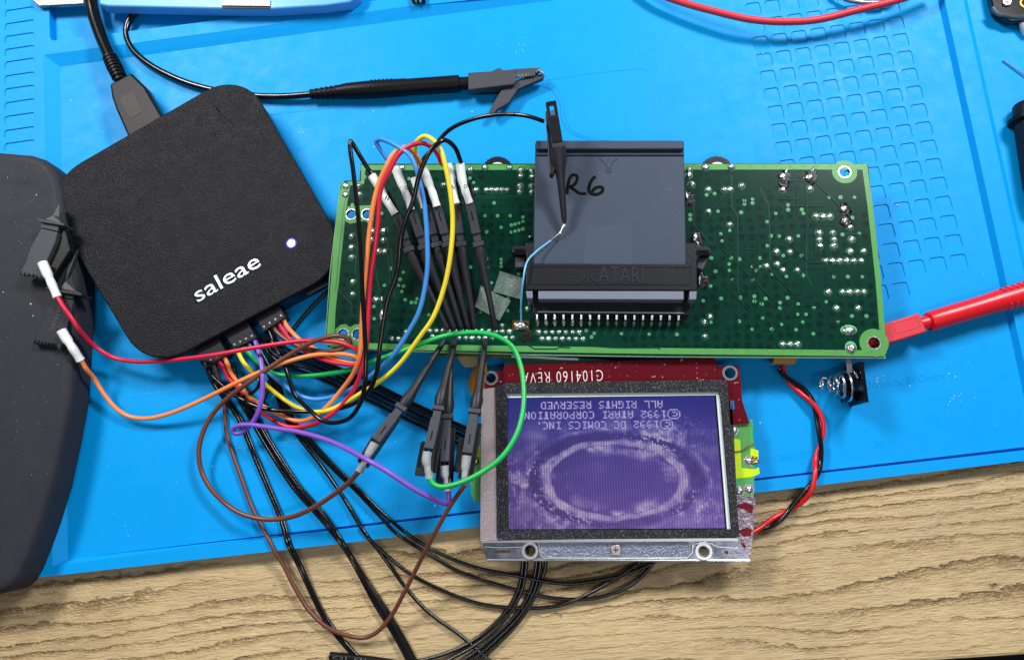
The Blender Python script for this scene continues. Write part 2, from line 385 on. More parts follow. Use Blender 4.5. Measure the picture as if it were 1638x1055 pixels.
# ------------------------------------------------------------------ the setting: floor, desk
mb = MB(); mb.add([(-400, -400, -75), (400, -400, -75), (400, 400, -75), (-400, 400, -75)], [(0, 1, 2, 3)])
obj('floor', mb, 'floor', kind='structure')
ZD = -0.25
e0, e1 = P(1500, 1056, ZD), P(1638, 1047, ZD); ed = (e1 - e0).normalized(); en = Vector((-ed.y, ed.x, 0))
mb = MB(); mb.slab([e0 - ed * 60, e0 + ed * 60, e0 + ed * 60 + en * 80, e0 - ed * 60 + en * 80], ZD, ZD - 3)
obj('wooden_desk', mb, 'wood', bevel=0.12, kind='structure')

# ------------------------------------------------------------------ the silicone mat
ZR = 0.25
cv = (P(1434, 37.6) - P(1217, 68.8)) / 7; rv = (P(1508, 326) - P(1434, 37.6)) / 10
ang = math.atan2(cv.y, cv.x); ax = Vector((math.cos(ang), math.sin(ang), 0)); ay = Vector((-ax.y, ax.x, 0))
pitx, pity = cv.length, rv.length
mat_root = thing('silicone_mat', 'bright blue silicone soldering mat with small square pits lying on the wooden desk', 'mat', (0, 0, ZD))
def rrect(c, w_, h, r, n=3):
    cs = [c - ax * w_ / 2 - ay * h / 2, c + ax * w_ / 2 - ay * h / 2, c + ax * w_ / 2 + ay * h / 2, c - ax * w_ / 2 + ay * h / 2]
    return rounded(cs, r, n)
def px_of(p):
    q = RM.inverted() @ (Vector(p) - CO); return 819 + F * q.x / -q.z, 527.5 - F * q.y / -q.z
pits = []
for j in range(-2, 15):
    for i in range(-7, 1):
        if j == 14 and i > -3: continue
        c = P(1434, 37.6) + cv * i - ay * pity * j
        x, y = px_of(c)
        if x < 1375 and 300 < y < 540 or y < -30: continue
        pits.append(c)
pw, ph, pr, pd = pitx * .76, pity * .78, .11, .04
work_c = [P(96, 107), P(860, 3), P(1497, -80), P(1500, 0), P(1655, 712.5), P(1210, 764.5), P(550, 841), P(109, 893)]
holes = [rrect(c, pw, ph, pr) for c in pits]
work = MB().holed(work_c, holes, 0.0)
obj('work_surface', work, 'mat', mat_root)
def pit_mesh(w_, h, r, depth):
    lp = rrect(Vector((0, 0, 0)), w_, h, r); n = len(lp); lo = rrect(Vector((0, 0, 0)), w_ - .05, h - .05, r)
    m_ = MB(); m_.add([(v.x, v.y, 0) for v in lp] + [(v.x, v.y, -depth) for v in lo],
                      [tuple(range(n, 2 * n))] + [(i, (i + 1) % n, n + (i + 1) % n, n + i) for i in range(n)])
    return m_
src = None
for c in pits:
    if src is None:
        m_ = pit_mesh(pw, ph, pr, pd); m_.v = [v + origin(mat_root) for v in m_.v]
        src = obj('square_pit', m_, 'mat', mat_root); src.location = Vector(c) - origin(mat_root)
    else: inst(src, mat_root, c)
# sloping walls of the work recess and the raised rim around it
rim_c = [P(70, 88, ZR), P(640, 12, ZR), P(1509, -80, ZR), P(1511, 0, ZR), P(1668, 716, ZR), P(1210, 768, ZR), P(550, 845, ZR), P(84, 905, ZR)]
# (corner k of the floor joins corner k of the rim)
work_c2 = [work_c[0], P(640, 33), work_c[2], work_c[3], work_c[4], work_c[5], work_c[6], work_c[7]]
m_ = MB()
n = len(rim_c)
low = [Vector(v) for v in work_c2]; 
for k in range(n):
    a, b = low[k], low[(k + 1) % n]; c, d_ = rim_c[(k + 1) % n], rim_c[k]
    if k in (4, 5, 6):
        dn_ = Vector((0, 0, -.16)); e_, f_ = Vector((c.x, c.y, 0)) + dn_, Vector((d_.x, d_.y, 0)) + dn_
        db_ = Vector((0, 0, 0)) if k == 6 else dn_
        if k == 6: e_ = Vector(c)
        m_.add([a, b, b + db_, a + dn_], [(0, 1, 2, 3)]); m_.add([a + dn_, b + db_, e_, f_], [(0, 1, 2, 3)]); m_.add([f_, e_, c, d_], [(0, 1, 2, 3)])
    else: m_.add([a, b, c, d_], [(0, 1, 2, 3)])
obj('recess_wall', m_, 'mat', mat_root, fix=False)
# rim: left strip, top strip, right strip and bottom strip, with their own trays
slots = []
for k, y in enumerate((8.4, 29.5, 49.7, 70.5, 90.7, 113, 134, 156, 178, 200.5, 221.6)):
    slots.append((P(31, y + 11, ZR), 57 * PX * .97, 16 * PX))
slots.insert(0, (P(31, -2, ZR), 57 * PX * .97, 16 * PX))
for y in (822, 849): slots.append((P(44, y, ZR), 57 * PX, 19 * PX))
left_outer = [P(-60, -60, ZR), P(62, -60, ZR), P(66, 40, ZR), rim_c[0], rim_c[7], P(28, 926.5, ZR) - Vector((0, 0, 0)), P(-60, 937, ZR)]
sl_loops = [rrect(c, w_, h, .12) for c, w_, h in slots]
obj('side_rim', MB().holed(left_outer, sl_loops, ZR), 'mat', mat_root)
s2 = {}
for c, w_, h in slots:
    key = round(h, 3), round(w_, 3)
    if key not in s2:
        m_ = pit_mesh(w_, h, .12, .05); m_.v = [v + origin(mat_root) for v in m_.v]
        o = obj('slot_pit', m_, 'mat', mat_root); o.location = Vector(c) - origin(mat_root); s2[key] = o
    else: inst(s2[key], mat_root, c)
# bottom rim
b_out = [P(28, 926.5, ZR), P(538, 869.6, ZR), P(1210, 787.6, ZR), P(1700, 729, ZR)]
m_ = MB()
bi = [rim_c[7], rim_c[6], rim_c[5], rim_c[4]]
for k in range(3): m_.add([b_out[k], b_out[k + 1], bi[k + 1], bi[k]], [(0, 1, 2, 3)])
for k in range(3):
    a, b = b_out[k], b_out[k + 1]; m_.add([a, b, Vector((b.x, b.y, ZD)), Vector((a.x, a.y, ZD))], [(0, 3, 2, 1)])
l0 = P(-60, 937, ZR); m_.add([l0, b_out[0], Vector((b_out[0].x, b_out[0].y, ZD)), Vector((l0.x, l0.y, ZD))], [(0, 3, 2, 1)])
obj('front_rim', m_, 'mat', mat_root)
# top rim with two long trays
tray1 = [P(80, 66, ZR), P(640, -4, ZR), P(640, -60, ZR), P(76, -60, ZR)]
tray2 = [P(665, -10, ZR), P(1300, -80, ZR), P(1300, -120, ZR), P(665, -80, ZR)]
t1 = rounded(tray1, .25, 4)
top_outer = [rim_c[0], rim_c[1], rim_c[2], P(1500, -200, ZR), P(62, -200, ZR), P(62, -60, ZR), P(66, 40, ZR)]
obj('back_rim', MB().holed(top_outer, [t1], ZR), 'mat', mat_root)
nn = len(t1); m_ = MB(); m_.add([(v.x, v.y, ZR) for v in t1] + [(v.x, v.y, -.1) for v in t1], [tuple(range(nn, 2 * nn))] + [(i, (i + 1) % nn, nn + (i + 1) % nn, nn + i) for i in range(nn)])
obj('parts_tray', m_, 'mat', mat_root, fix=False)
# right rim and shallow side tray
m_ = MB(); a = [rim_c[2], rim_c[3], rim_c[4]]; b = [P(1540, -80, ZR), P(1541, 0, ZR), P(1705, 740, ZR)]
for k in range(2): m_.add([a[k], a[k + 1], b[k + 1], b[k]], [(0, 1, 2, 3)])
c_ = [P(1546, -80, .16), P(1547, 0, .16), P(1711, 740, .16)]
for k in range(2): m_.add([b[k], b[k + 1], c_[k + 1], c_[k]], [(0, 1, 2, 3)])
d_ = [P(1900, -80, .16), P(1900, 0, .16), P(1900, 740, .16)]
for k in range(2): m_.add([c_[k], c_[k + 1], d_[k + 1], d_[k]], [(0, 1, 2, 3)])
obj('outer_rim', m_, 'mat', mat_root)
# embossed guide outlines, ruler and lettering
def outline(pts, r, closed=False, rad=0.012):
    m_ = MB(); lp = rounded([P(*p) for p in pts], r, 5)
    lp = [Vector((v.x, v.y, 0.0)) for v in lp]
    if not closed: lp = lp[6:-6] if r else lp
    m_.tube(lp, rad, 5); return obj('embossed_outline', m_, 'dent', mat_root)
m_ = MB()
for seg_ in ([(345, 645), (349, 690), (354, 708), (370, 717), (400, 714), (625, 686), (735, 672)],
             [(470, 626), (560, 612), (640, 600), (790, 583)], [(430, 184), (600, 165), (800, 140), (870, 129), (1010, 111), (1030, 111), (1040, 120), (1060, 224)],
             [(150, 640), (345, 616)]):
    obj('embossed_outline', MB().tube(smooth_path([P(*q, 0.0) for q in seg_], 5), 0.012, 5), 'dent', mat_root)
m_ = MB()
rA, rB = P(330, 846), P(1330, 716); rl = (rB - rA).length; rd = (rB - rA).normalized(); rn = Vector((-rd.y, rd.x, 0))
k = 0
while k * .1 < rl:
    p = rA + rd * k * .1; L_ = .42 if k % 10 == 0 else (.3 if k % 5 == 0 else .2)
    x, y = px_of(p)
    m_.seg(p - rn * L_, p + rn * 0, .014, .016); k += 1
obj('embossed_ruler', m_, 'mat', mat_root, kind='stuff')
for i, (s_, x, y) in enumerate((('9', 543, 828), ('10', 583, 823), ('11', 625, 818), ('12', 665, 813), ('28', 1245, 736), ('29', 1285, 731), ('30', 1400, 715))):
    text('embossed_lettering', s_, (x, y), (x + 7 * len(s_), y - .85 * len(s_)), 10, .002, 'mat', mat_root, .008)
text('embossed_lettering', '0mm x 300mm', (1386, 622), (1512, 606), 12, .002, 'mat', mat_root, .01)
text('embossed_lettering', 'POSITION', (1425, 552), (1550, 536), 13, .002, 'mat', mat_root, .01)
text('embossed_lettering', 'CIRCUIT', (565, 662), (640, 650), 13, .002, 'mat', mat_root, .01)

# crumbs of solder and flux lying on the mat
m_ = MB()
def crumb(x, y, s_):
    p = P(x, y, .0); n_ = 5
    vs = [p + Vector((s_ * random.uniform(.5, 1) * math.cos(6.28 * k / n_), s_ * random.uniform(.5, 1) * math.sin(6.28 * k / n_), .002)) for k in range(n_)]
    m_.add(vs + [p + Vector((0, 0, s_ * .7))], [(k, (k + 1) % n_, n_) for k in range(n_)])
for x, y in ((1378, 38), (1412, 63), (1221, 86), (1259, 98), (1300, 122), (1452, 128), (1439, 114), (1271, 142), (1447, 219), (1453, 296), (1435, 328), (1350, 228),
             (1243, 44), (113, 160), (165, 211), (57, 103), (640, 180), (598, 235), (597, 178), (755, 179), (882, 138), (1190, 28), (310, 108), (403, 65),
             (1528, 602), (1518, 597), (1455, 617), (1216, 676), (340, 745), (200, 840), (205, 857), (560, 668), (632, 706), (800, 568), (520, 600), (1570, 110), (1600, 210)):
    crumb(x, y, random.uniform(.02, .045))
for _ in range(420):
    x, y = random.uniform(100, 1600), random.uniform(60, 830)
    if y > 860 - .12 * (x - 100): continue
    crumb(x, y, random.uniform(.006, .018))
for x0, y0 in ((836, 80), (1410, 606), (1530, 640), (1580, 262), (700, 800), (440, 830), (480, 208)):
    for _ in range(9): crumb(x0 + random.gauss(0, 7), y0 + random.gauss(0, 6), random.uniform(.015, .035))
obj('solder_crumbs', m_, 'crumb', kind='stuff', label='pale crumbs of solder and dust scattered over the blue mat')

# ------------------------------------------------------------------ big black device case at the left
ZC = 1.5
case_px = [(-260, 215), (0, 241), (47, 245), (66, 251), (80, 262), (91, 279), (96, 300), (99, 330), (112, 390), (121, 440), (121, 500), (116, 560), (112, 630), (99, 700),
           (82, 777), (64, 834), (48, 880), (33, 916), (22, 934), (8, 946), (-30, 955), (-260, 960)]
case = obj('device_case', MB().pslab(case_px, ZC, 0.02), 'case', smooth=True, bevel=0.34, seg=5,
    label='large matte black device case with rounded corners lying on the left end of the mat', cat='case')

m_ = MB()
def crumb_at(p, s_):
    vs = [p + Vector((s_ * random.uniform(.5, 1) * math.cos(1.2566 * k), s_ * random.uniform(.5, 1) * math.sin(1.2566 * k), 0)) for k in range(5)]
    m_.add(vs + [p + Vector((0, 0, s_ * .6))], [(k, (k + 1) % 5, 5) for k in range(5)])
for x, y, q in ((49, 486, .045), (53, 505, .04), (12, 284, .03), (58, 312, .035), (5, 467, .03), (92, 583, .02)): crumb_at(P(x, y, ZC + .002), q)
for _ in range(70):
    crumb_at(P(random.uniform(0, 78), random.uniform(265, 780), ZC + .002), random.uniform(.006, .014))
obj('dust_specks', m_, 'crumb', kind='stuff', label='pale dust specks scattered on the black device case')

# ------------------------------------------------------------------ logic analyser
ZA = 1.3
def isect(a, b, c, d):
    a, b, c, d = [Vector(P(*q, ZA)[:2]) for q in (a, b, c, d)]; r = b - a; s_ = d - c
    t = ((c.x - a.x) * s_.y - (c.y - a.y) * s_.x) / (r.x * s_.y - r.y * s_.x); return Vector((*(a + r * t), 0))
TLe = ((258.6, 184.7), (124, 262)); Re = ((420, 168), (524, 349)); Be = ((517, 446), (289, 567)); Le = ((114, 391), (188, 515))
cs = [isect(*TLe, *Le), isect(*Le, *Be), isect(*Be, *Re), isect(*Re, *TLe)]
an_loop = rounded(cs, [1.9, 1.9, 1.75, 1.75], 12)
an = thing('logic_analyzer', 'square black grained logic analyser box with silver lettering and a lit white status lamp', 'logic analyzer', (sum(cs, Vector()) / 4) + Vector((0, 0, 0)))
def inset(loop, d):
    c = sum(loop, Vector()) / len(loop); return [c + (v - c) * (1 - d / (v - c).length) for v in loop]
obj('top_shell', MB().slab(an_loop, ZA, ZA - .22), 'box', an, smooth=True, bevel=.06, seg=3)
obj('body', MB().slab(inset(an_loop, .05), ZA - .225, .12), 'box_side', an, smooth=True, bevel=.05)
obj('foot', MB().slab(inset(an_loop, .9), .12, 0.004), 'rubber', an, smooth=True)
m_ = MB()
for L_ in ([(340, 168), (350, 178), (353, 190), (362, 197)], [(346, 172), (357, 186), (370, 196)], [(342, 216), (350, 214)], [(371, 217), (377, 221)]):
    m_.ribbon(smooth_path([P(*q, ZA) for q in L_], 5), .035, ZA + .002)
obj('scuff_marks', m_, 'ink', an, kind='stuff')
text('logo_recess', 'saleae', (314.5, 487), (421, 424.5), 30, ZA + .001, 'blackgloss', an, .004, .03, 1.0)
text('logo_lettering', 'saleae', (317, 484), (419, 425), 26, ZA + .002, 'logo', an, .02, .004, 1.0)
c = P(466, 389, ZA); obj('status_lamp', MB().disc(c, .15, ZA + .012, 20), 'led', an); obj('lamp_rim', MB().disc(c, .205, ZA + .010, 24, .15), 'ledrim', an)
obj('lamp_ring', MB().ringsolid(c, .21, .17, ZA + .006, ZA - .01), 'black', an)
eb = (P(520, 447, ZA) - P(289, 569, ZA)); eb.z = 0; eb.normalize(); en2 = Vector((-eb.y, eb.x, 0))
q0 = P(458, 484, .95); q1 = P(500, 462, .95)
mid = (q0 + q1) / 2
# side port: a frame with a dark mouth on the front wall
pf = MB(); base = cs[1] + (cs[2] - cs[1]) * .80; base = Vector((base.x, base.y, .72))
fr_ = (cs[2] - cs[1]).normalized(); out_ = Vector((fr_.y, -fr_.x, 0))
pf.seg(base - fr_ * .55 + out_ * -.03, base + fr_ * .55 + out_ * -.03, .09, .36); obj('side_port', pf, 'rubber', an, bevel=.02)
pf = MB(); pf.seg(base - fr_ * .46 + out_ * .035, base + fr_ * .46 + out_ * .035, .012, .2); obj('port_mouth', pf, 'conng', an)

# harness plugs in the analyser's front wall
plugs = []
for (a, b, c, d), lab in ((((308, 556), (346, 537), (364, 566), (326, 590)), 'black four way wire plug in the analyser nearest the left case'),
                         (((358, 534), (395, 514), (411, 540), (374, 558)), 'black four way wire plug in the middle of the analyser front edge'),
                         (((407, 505), (443, 486), (457, 507), (421, 531)), 'black four way wire plug in the analyser nearest the lit lamp')):
    A, B, C_, D_ = [P(*q, 1.02) for q in (a, b, c, d)]
    dn = (D_ - A).normalized()
    t = thing('wire_plug', lab, 'plug', (A + C_) / 2 * 1.0 - Vector((0, 0, .5)), 'harness plugs in the analyser')
    obj('housing', MB().slab([D_, C_, B - dn * .35, A - dn * .35], 1.02, .42), 'conn', t, bevel=.03)
    first = None
    for k in range(4):
        p = D_ + (C_ - D_) * ((k + .5) / 4) - dn * .17; p.z = 1.02
        if first is None:
            m_ = MB(); m_.disc(Vector((0, 0, 0)) + origin(t), .045, origin(t).z + .004, 8); first = obj('crimp_window', m_, 'tin', t); first.location = p - origin(t)
        else: inst(first, t, p)
    plugs.append((D_, C_, dn))

# ------------------------------------------------------------------ USB lead
u = thing('usb_cable', 'thick black usb cable with moulded plug entering the back of the analyser', 'cable', P(195, 150, .2))
obj('cable_jacket', MB().tube(path([(135, -60, .7), (142, -20, .7), (146, 5, .7), (151, 28, .7), (159, 52, .72), (168, 74, .75), (178, 96, .8)]), .265, 14), 'wireblack', u, smooth=True)
m_ = MB()
for k in range(7):
    a = P(176 + k * 2.3, 92 + k * 4.9, .8); b = P(176 + (k + .62) * 2.3, 92 + (k + .62) * 4.9, .8); r = .34 - abs(k - 3) * .008; m_.tube([a, b], r, 14)
m_.tube([P(176, 92, .8), P(193, 130, .8)], .25, 12); obj('strain_relief', m_, 'rubber', u, smooth=True)
obj('plug_body', MB().pslab([(175, 134), (190, 126), (209, 116), (232, 138), (262, 190), (206, 222), (185, 175), (178, 155)], 1.08, .5), 'rubber', u, bevel=.1, seg=3, smooth=True)
m_ = MB(); m_.pslab([(191, 158), (213, 146), (229, 178), (209, 190)], 1.09, 1.07); m_.disc(P(191, 147, 1.09), .04, 1.092, 8); m_.disc(P(208, 137, 1.09), .04, 1.092, 8)
obj('plug_emblem_panel', m_, 'black', u)

# ------------------------------------------------------------------ black croc-clip test lead
u = thing('test_lead', 'black test lead with ribbed grip and crocodile clip lying behind the boards', 'test lead', P(620, 140, 0))
obj('cable_jacket', MB().tube(path([(330, 2, .2), (290, 5, .2), (250, 8, .2), (226, 14, .2), (209, 29, .2), (202, 50, .2), (210, 76, .2), (236, 101, .2), (285, 127, .2), (336, 143, .2), (403, 153, .22), (453, 154.5, .26), (500, 151, .32)]), .14, 12), 'wireblack', u, smooth=True)
m_ = MB(); a, b = P(497, 151, .34), P(545, 147, .34); d = (b - a)
m_.tube([a, b], [.17, .27], 12)
for k in range(6): m_.tube([a + d * (k / 6), a + d * (k / 6 + .09)], .215 + k * .016, 14)
obj('strain_relief', m_, 'rubber', u, smooth=True)
A, B = P(540, 147, .36), P(735, 134, .36); d = B - A
m_ = MB(); m_.tube([A, A + d * .08, A + d * .3, A + d * .55, A + d * .58, A + d], [.27, .34, .38, .37, .35, .36], 20)
obj('grip', m_, 'rubber', u, smooth=True)
sd = d.normalized().cross(Vector((0, 0, 1)))
src = None
for sgn in (-1, 0, 1):
    for k in range(6):
        p = A + d * (.29 + k * .032)
        m_ = MB(); o_ = (sd * math.sin(sgn * 1.15) + Vector((0, 0, 1)) * math.cos(sgn * 1.15))
        tn = d.normalized().cross(o_); c0 = p + o_ * .375
        m_.tube([c0 - tn * .16, c0 + tn * .16], .025, 6); obj('grip_rib', m_, 'rubber', u, smooth=True)
obj('clip_neck', MB().tube([B - d * .02, P(752, 133, .36)], [.27, .27], 14), 'rubber', u, smooth=True)
obj('lower_shell', MB().pslab([(750, 138), (752, 148), (800, 147), (810, 138)], .34, .12), 'clipd', u, bevel=.03)
obj('clip_shell', MB().pslab([(748.5, 116), (787, 113.5), (794, 109.5), (799, 108), (805, 112), (824, 110), (826, 128), (822, 135), (749, 144)], .72, .3), 'clip', u, bevel=.05, seg=3, smooth=True)
obj('upper_jaw', MB().pslab([(822, 110), (863, 108), (867, 112), (857, 118), (824, 124)], .66, .5), 'clip', u, bevel=.03)
m_ = MB()
for k in range(7): m_.tube([P(826 + k * 4.4, 119.5 - k * .4, .66), P(828.5 + k * 4.4, 125 - k * .7, .6)], .055, 6)
m_.tube([P(860, 111, .66), P(869, 118, .62)], .06, 6); m_.tube([P(862, 110, .68), P(858, 116, .66)], .05, 6)
obj('jaw_teeth', m_, 'tin', u, smooth=True)
obj('jaw_lever', MB().pslab([(871, 118), (869, 125), (829, 142), (822, 152), (815, 163), (805, 170), (796, 174), (791, 181), (785, 183), (782.5, 178), (787, 168), (799, 148), (806, 138), (822, 135), (827, 127), (855, 119)], .52, .28), 'clip', u, bevel=.04, seg=3, smooth=True)
obj('hair_wire', MB().tube(path([(869, 120, .4), (885, 135, .2), (897, 160, .1), (902, 190, .1), (915, 208, .1), (950, 222, .1), (990, 226, .2)]), .011, 5), 'dent', None, label='hair thin blue wire leading from the crocodile clip behind the grey cartridge', cat='wire')

# ------------------------------------------------------------------ circuit board
ZB = 1.4; TB = .16
board = thing('circuit_board', 'long dark green circuit board lying solder side up with rows of shiny joints', 'circuit board', P(970, 420, 0))
outer = [P(*q, ZB) for q in ((577, 262), (575, 289), (552, 289), (545, 294), (528, 440), (521, 540), (524, 554), (536, 556), (800, 564), (1050, 568), (1414, 570), (1420, 565), (1404, 420), (1389, 264), (1386, 262))]
hole_px = [(1351, 275, 9), (1398, 548, 9), (562, 342.5, 8.5), (587, 342.5, 8.5), (549, 534, 8.5), (572, 534, 8.5), (562, 545, 0)]
hl = [circle(P(x, y, ZB), r * PX * .93) for x, y, r in hole_px if r]
obj('substrate', MB().holed(outer, hl, ZB, ZB - TB), 'pcb', board)
for x, y, r in hole_px:
    if r: obj('hole_ring', MB().disc(P(x, y, ZB), r * PX * 1.12, ZB + .006, 22, r * PX * .94), 'solder', board)
Z1 = ZB + .003
ZS = [0]
def strip(name, pts, w_, m, z=Z1, par=None):
    ZS[0] += 1; z = z + ZS[0] * .0003
    return obj(name, MB().ribbon([P(x, y, ZB) for x, y in pts], w_ * PX if not isinstance(w_, list) else [q * PX for q in w_], z), m, par or board)
bw = .92
strip('copper_border', [(577, 268), (850, 267.5), (1100, 267), (1386, 267)], 9, 'border')
strip('copper_border', [(1382.5, 262.5), (1392, 330), (1405, 450), (1414, 565)], 8, 'border')
strip('copper_border', [(527, 551.5), (660, 555), (850, 558), (1050, 561), (1416, 565)], 9, 'border')
strip('copper_border', [(581.5, 264), (580, 292), (556, 294)], 7, 'border')
strip('copper_border', [(554, 292), (546, 340), (538, 420), (531, 500), (528, 552)], [15, 15, 13, 11, 13], 'border')
strip('trace', [(560, 296), (553, 340), (546, 410), (541, 462)], 1.2, 'padring', Z1 + .004)
strip('trace', [(556, 296), (549, 340), (542, 410), (537, 466)], 1.2, 'padring', Z1 + .004)
def area(name, px, m, z, hole_i=()):
    obj(name, MB().holed([P(x, y, ZB) for x, y in px], [circle(P(hole_px[i][0], hole_px[i][1], ZB), hole_px[i][2] * PX * 1.02) for i in hole_i], z), m, board)
area('copper_area', [(556, 330), (596, 328), (598, 352), (590, 358), (584, 353), (560, 358), (551, 353)], 'border', Z1 + .001, (2, 3))
area('copper_area', [(534, 552), (537, 526), (545, 519), (553, 518), (560, 523), (567, 519), (576, 518), (580, 522), (582, 552)], 'border', Z1 + .001, (4, 5))
for i, rr in ((0, 19), (1, 21)):
    m_ = MB(); m_.disc(P(hole_px[i][0], hole_px[i][1], ZB), rr * PX, Z1 + .002, 26, 9.4 * PX); obj('copper_area', m_, 'border', board)
for pts in ([(561, 462), (564, 480), (552, 468)], [(541, 463), (563, 486), (563, 504), (580, 505)], [(575, 350), (568, 440)], [(760, 314), (852, 313)], [(760, 317), (852, 316)],
            [(604, 519), (630, 520), (645, 536)], [(1110, 318), (1110, 360), (1140, 392)], [(1215, 300), (1230, 330), (1232, 420)], [(1170, 280), (1170, 330), (1180, 345), (1180, 520)],
            [(1290, 380), (1290, 440), (1300, 460)], [(1350, 373), (1375, 375)], [(955, 554), (985, 556), (1052, 556), (1056, 559)], [(845, 552), (855, 558), (890, 558), (895, 555), (912, 556)],
            [(620, 380), (625, 470)], [(626, 395), (631, 480)], [(600, 420), (612, 500)]):
    strip('trace', pts, 2.0, 'trace', Z1 + .003)
rt = random.Random(11)
for _ in range(95):
    x, y = (rt.uniform(1125, 1365), rt.uniform(285, 540)) if rt.random() < .6 else (rt.uniform(590, 845), rt.uniform(300, 515))
    pts = [(x, y)]; dx, dy = rt.choice(((1, 0), (0, 1), (0, 1), (1, 1), (-1, 1)))
    for k in range(rt.choice((1, 2, 3))):
        L_ = rt.uniform(12, 60); x += dx * L_; y += dy * L_
        if x > 1372 or x < 575 or y > 545 or 845 < x < 1118: break
        pts.append((x, y)); dx, dy = rt.choice(((0, 1), (1, 0), (1, 1))) if (dx, dy) != (0, 1) else rt.choice(((1, 1), (-1, 1), (0, 1)))
    if len(pts) > 1: strip('trace', pts, rt.choice((1.0, 1.3, 1.6)), 'trace2', Z1 - .002)
obj('laminate_fringe', MB().tube([P(x, y, ZB - .08) for x, y in ((532, 557), (660, 561.5), (850, 567), (1050, 570), (1416, 572))], .035, 6), 'fr4', board)
obj('laminate_fringe', MB().tube([P(x, y, ZB - .08) for x, y in ((545, 295), (528, 440), (521.5, 540))], .03, 6), 'fr4', board)
m_ = MB()
for x, y in [(1200 + 21.4 * k, 266) for k in range(8)] + [(1385 + k * 2.3, 315 + k * 21) for k in range(12)] + [(1170 + 28 * k, 559 + .4 * k) for k in range(9)] + [(532, 521), (546, 300), (572, 300)]:
    m_.disc(P(x, y, ZB), .018, Z1 + .006, 6)
obj('stitching_hole', m_, 'hole', board, kind='stuff')

def Q(ox, oy, sc, L): return [(ox + a / sc, oy + b / sc) for a, b in L]
sc = 4.669
joints = Q(1088, 240, sc, [(65,150),(65,190),(85,258),(187,130),(382,128),(210,297),(330,297),(372,295),(460,268),(765,297),(968,290),(213,460),(370,558),(1215,440),(1225,530),(1268,578),(1015,497),(1065,497),(1118,497),(1037,620),(1040,668),(1042,717),(1140,620),(1148,670),(1148,717),(1280,668),(1268,757),(1370,755),(1085,828),(1137,828),(1190,828),(1243,828),(1297,828),(1350,828),(813,668),(718,760),(820,760),(723,852),(643,868),(768,897),(873,897)]) \
  + Q(1150, 420, sc, [(815,220),(922,220),(975,220),(1030,220),(1082,220),(877,340),(1040,340),(475,610),(532,610),(588,610)]) \
  + Q(800, 370, sc, [(205,577),(288,752),(340,752),(390,752),(440,752),(491,752),(542,752),(592,752),(313,802),(363,802),(414,802),(464,802),(515,802),(566,802),(618,804),(1522,678),(1565,637),(1530,785),(15,702),(15,748),(70,748),(42,795),(92,795)]) \
  + Q(500, 400, sc, [(295,55),(303,237),(300,327),(475,368),(590,660),(642,662),(875,602),(925,602),(975,602),(1022,605),(1070,605),(1118,602),(1165,600),(1215,600),(1265,600),(1320,605),(1370,608),(1415,608),(1095,655),(1145,655),(1193,655),(1243,655),(1290,655),(1343,655),(820,615),(895,645),(700,612),(545,10),(500,10)]) \
  + Q(500, 200, sc, [(250,455),(345,455),(247,520),(347,520),(670,318),(1082,335),(1180,335),(1288,318),(1472,318),(1558,338),(1558,380),(1552,455),(1550,498),(980,447),(1095,447),(1222,484),(1300,487),(1337,487),(1375,487),(1413,487),(1452,487),(297,830),(293,913),(295,987),(535,790),(530,858),(450,790),(450,858),(745,515)]) \
  + Q(800, 180, sc, [(238,435),(238,480),(236,550),(236,595)])
vias = Q(1088, 240, sc, [(197,335),(257,325),(480,377),(540,367),(480,404),(540,396),(283,457),(455,465),(75,485),(75,518),(370,600),(302,626),(313,678),(650,535),(714,473),(805,410),(806,446),(908,444),(920,473),(1115,353),(1197,353),(1302,353),(1285,505),(1212,631),(1338,622),(677,641),(738,641),(882,641),(650,714),(770,788),(905,787),(382,806),(443,814),(365,850),(367,898),(264,905),(232,806),(597,806),(539,870),(600,870),(570,898),(688,925),(793,943),(917,935),(391,968),(545,970),(228,1015),(1149,945),(1252,945),(1360,945)]) \
  + Q(1150, 420, sc, [(16,267),(161,260),(264,250),(265,288),(319,308),(349,268),(456,298),(457,337),(513,262),(593,309),(710,337),(802,292),(587,385),(651,385),(993,398),(1101,398),(325,411),(149,438),(626,442),(468,460),(890,444),(247,497),(395,497),(576,500),(705,530)]) \
  + Q(800, 370, sc, [(643,740),(703,760),(683,788),(907,763),(1113,766),(1320,768),(1517,518),(1572,408),(1578,200),(1610,298),(1575,678),(142,315),(57,503),(57,592),(155,593)]) \
  + Q(500, 400, sc, [(583,137),(678,165),(654,218),(643,262),(680,268),(537,262),(667,308),(692,370),(738,390),(770,390),(780,363),(458,420),(460,512),(868,482),(1297,66),(1408,68),(1408,95),(1408,122),(1302,130),(1180,127),(1337,243),(1250,460),(1457,363)]) \
  + Q(500, 200, sc, [(387,387),(720,400),(1175,397),(1203,430),(297,597),(517,660),(1356,582),(1287,677),(1381,678),(1476,677),(1571,687),(1408,763),(1301,797),(1484,747),(1512,740),(1541,732),(1571,719),(1483,800),(1512,793),(1541,785),(1570,776)])
O = origin(board)
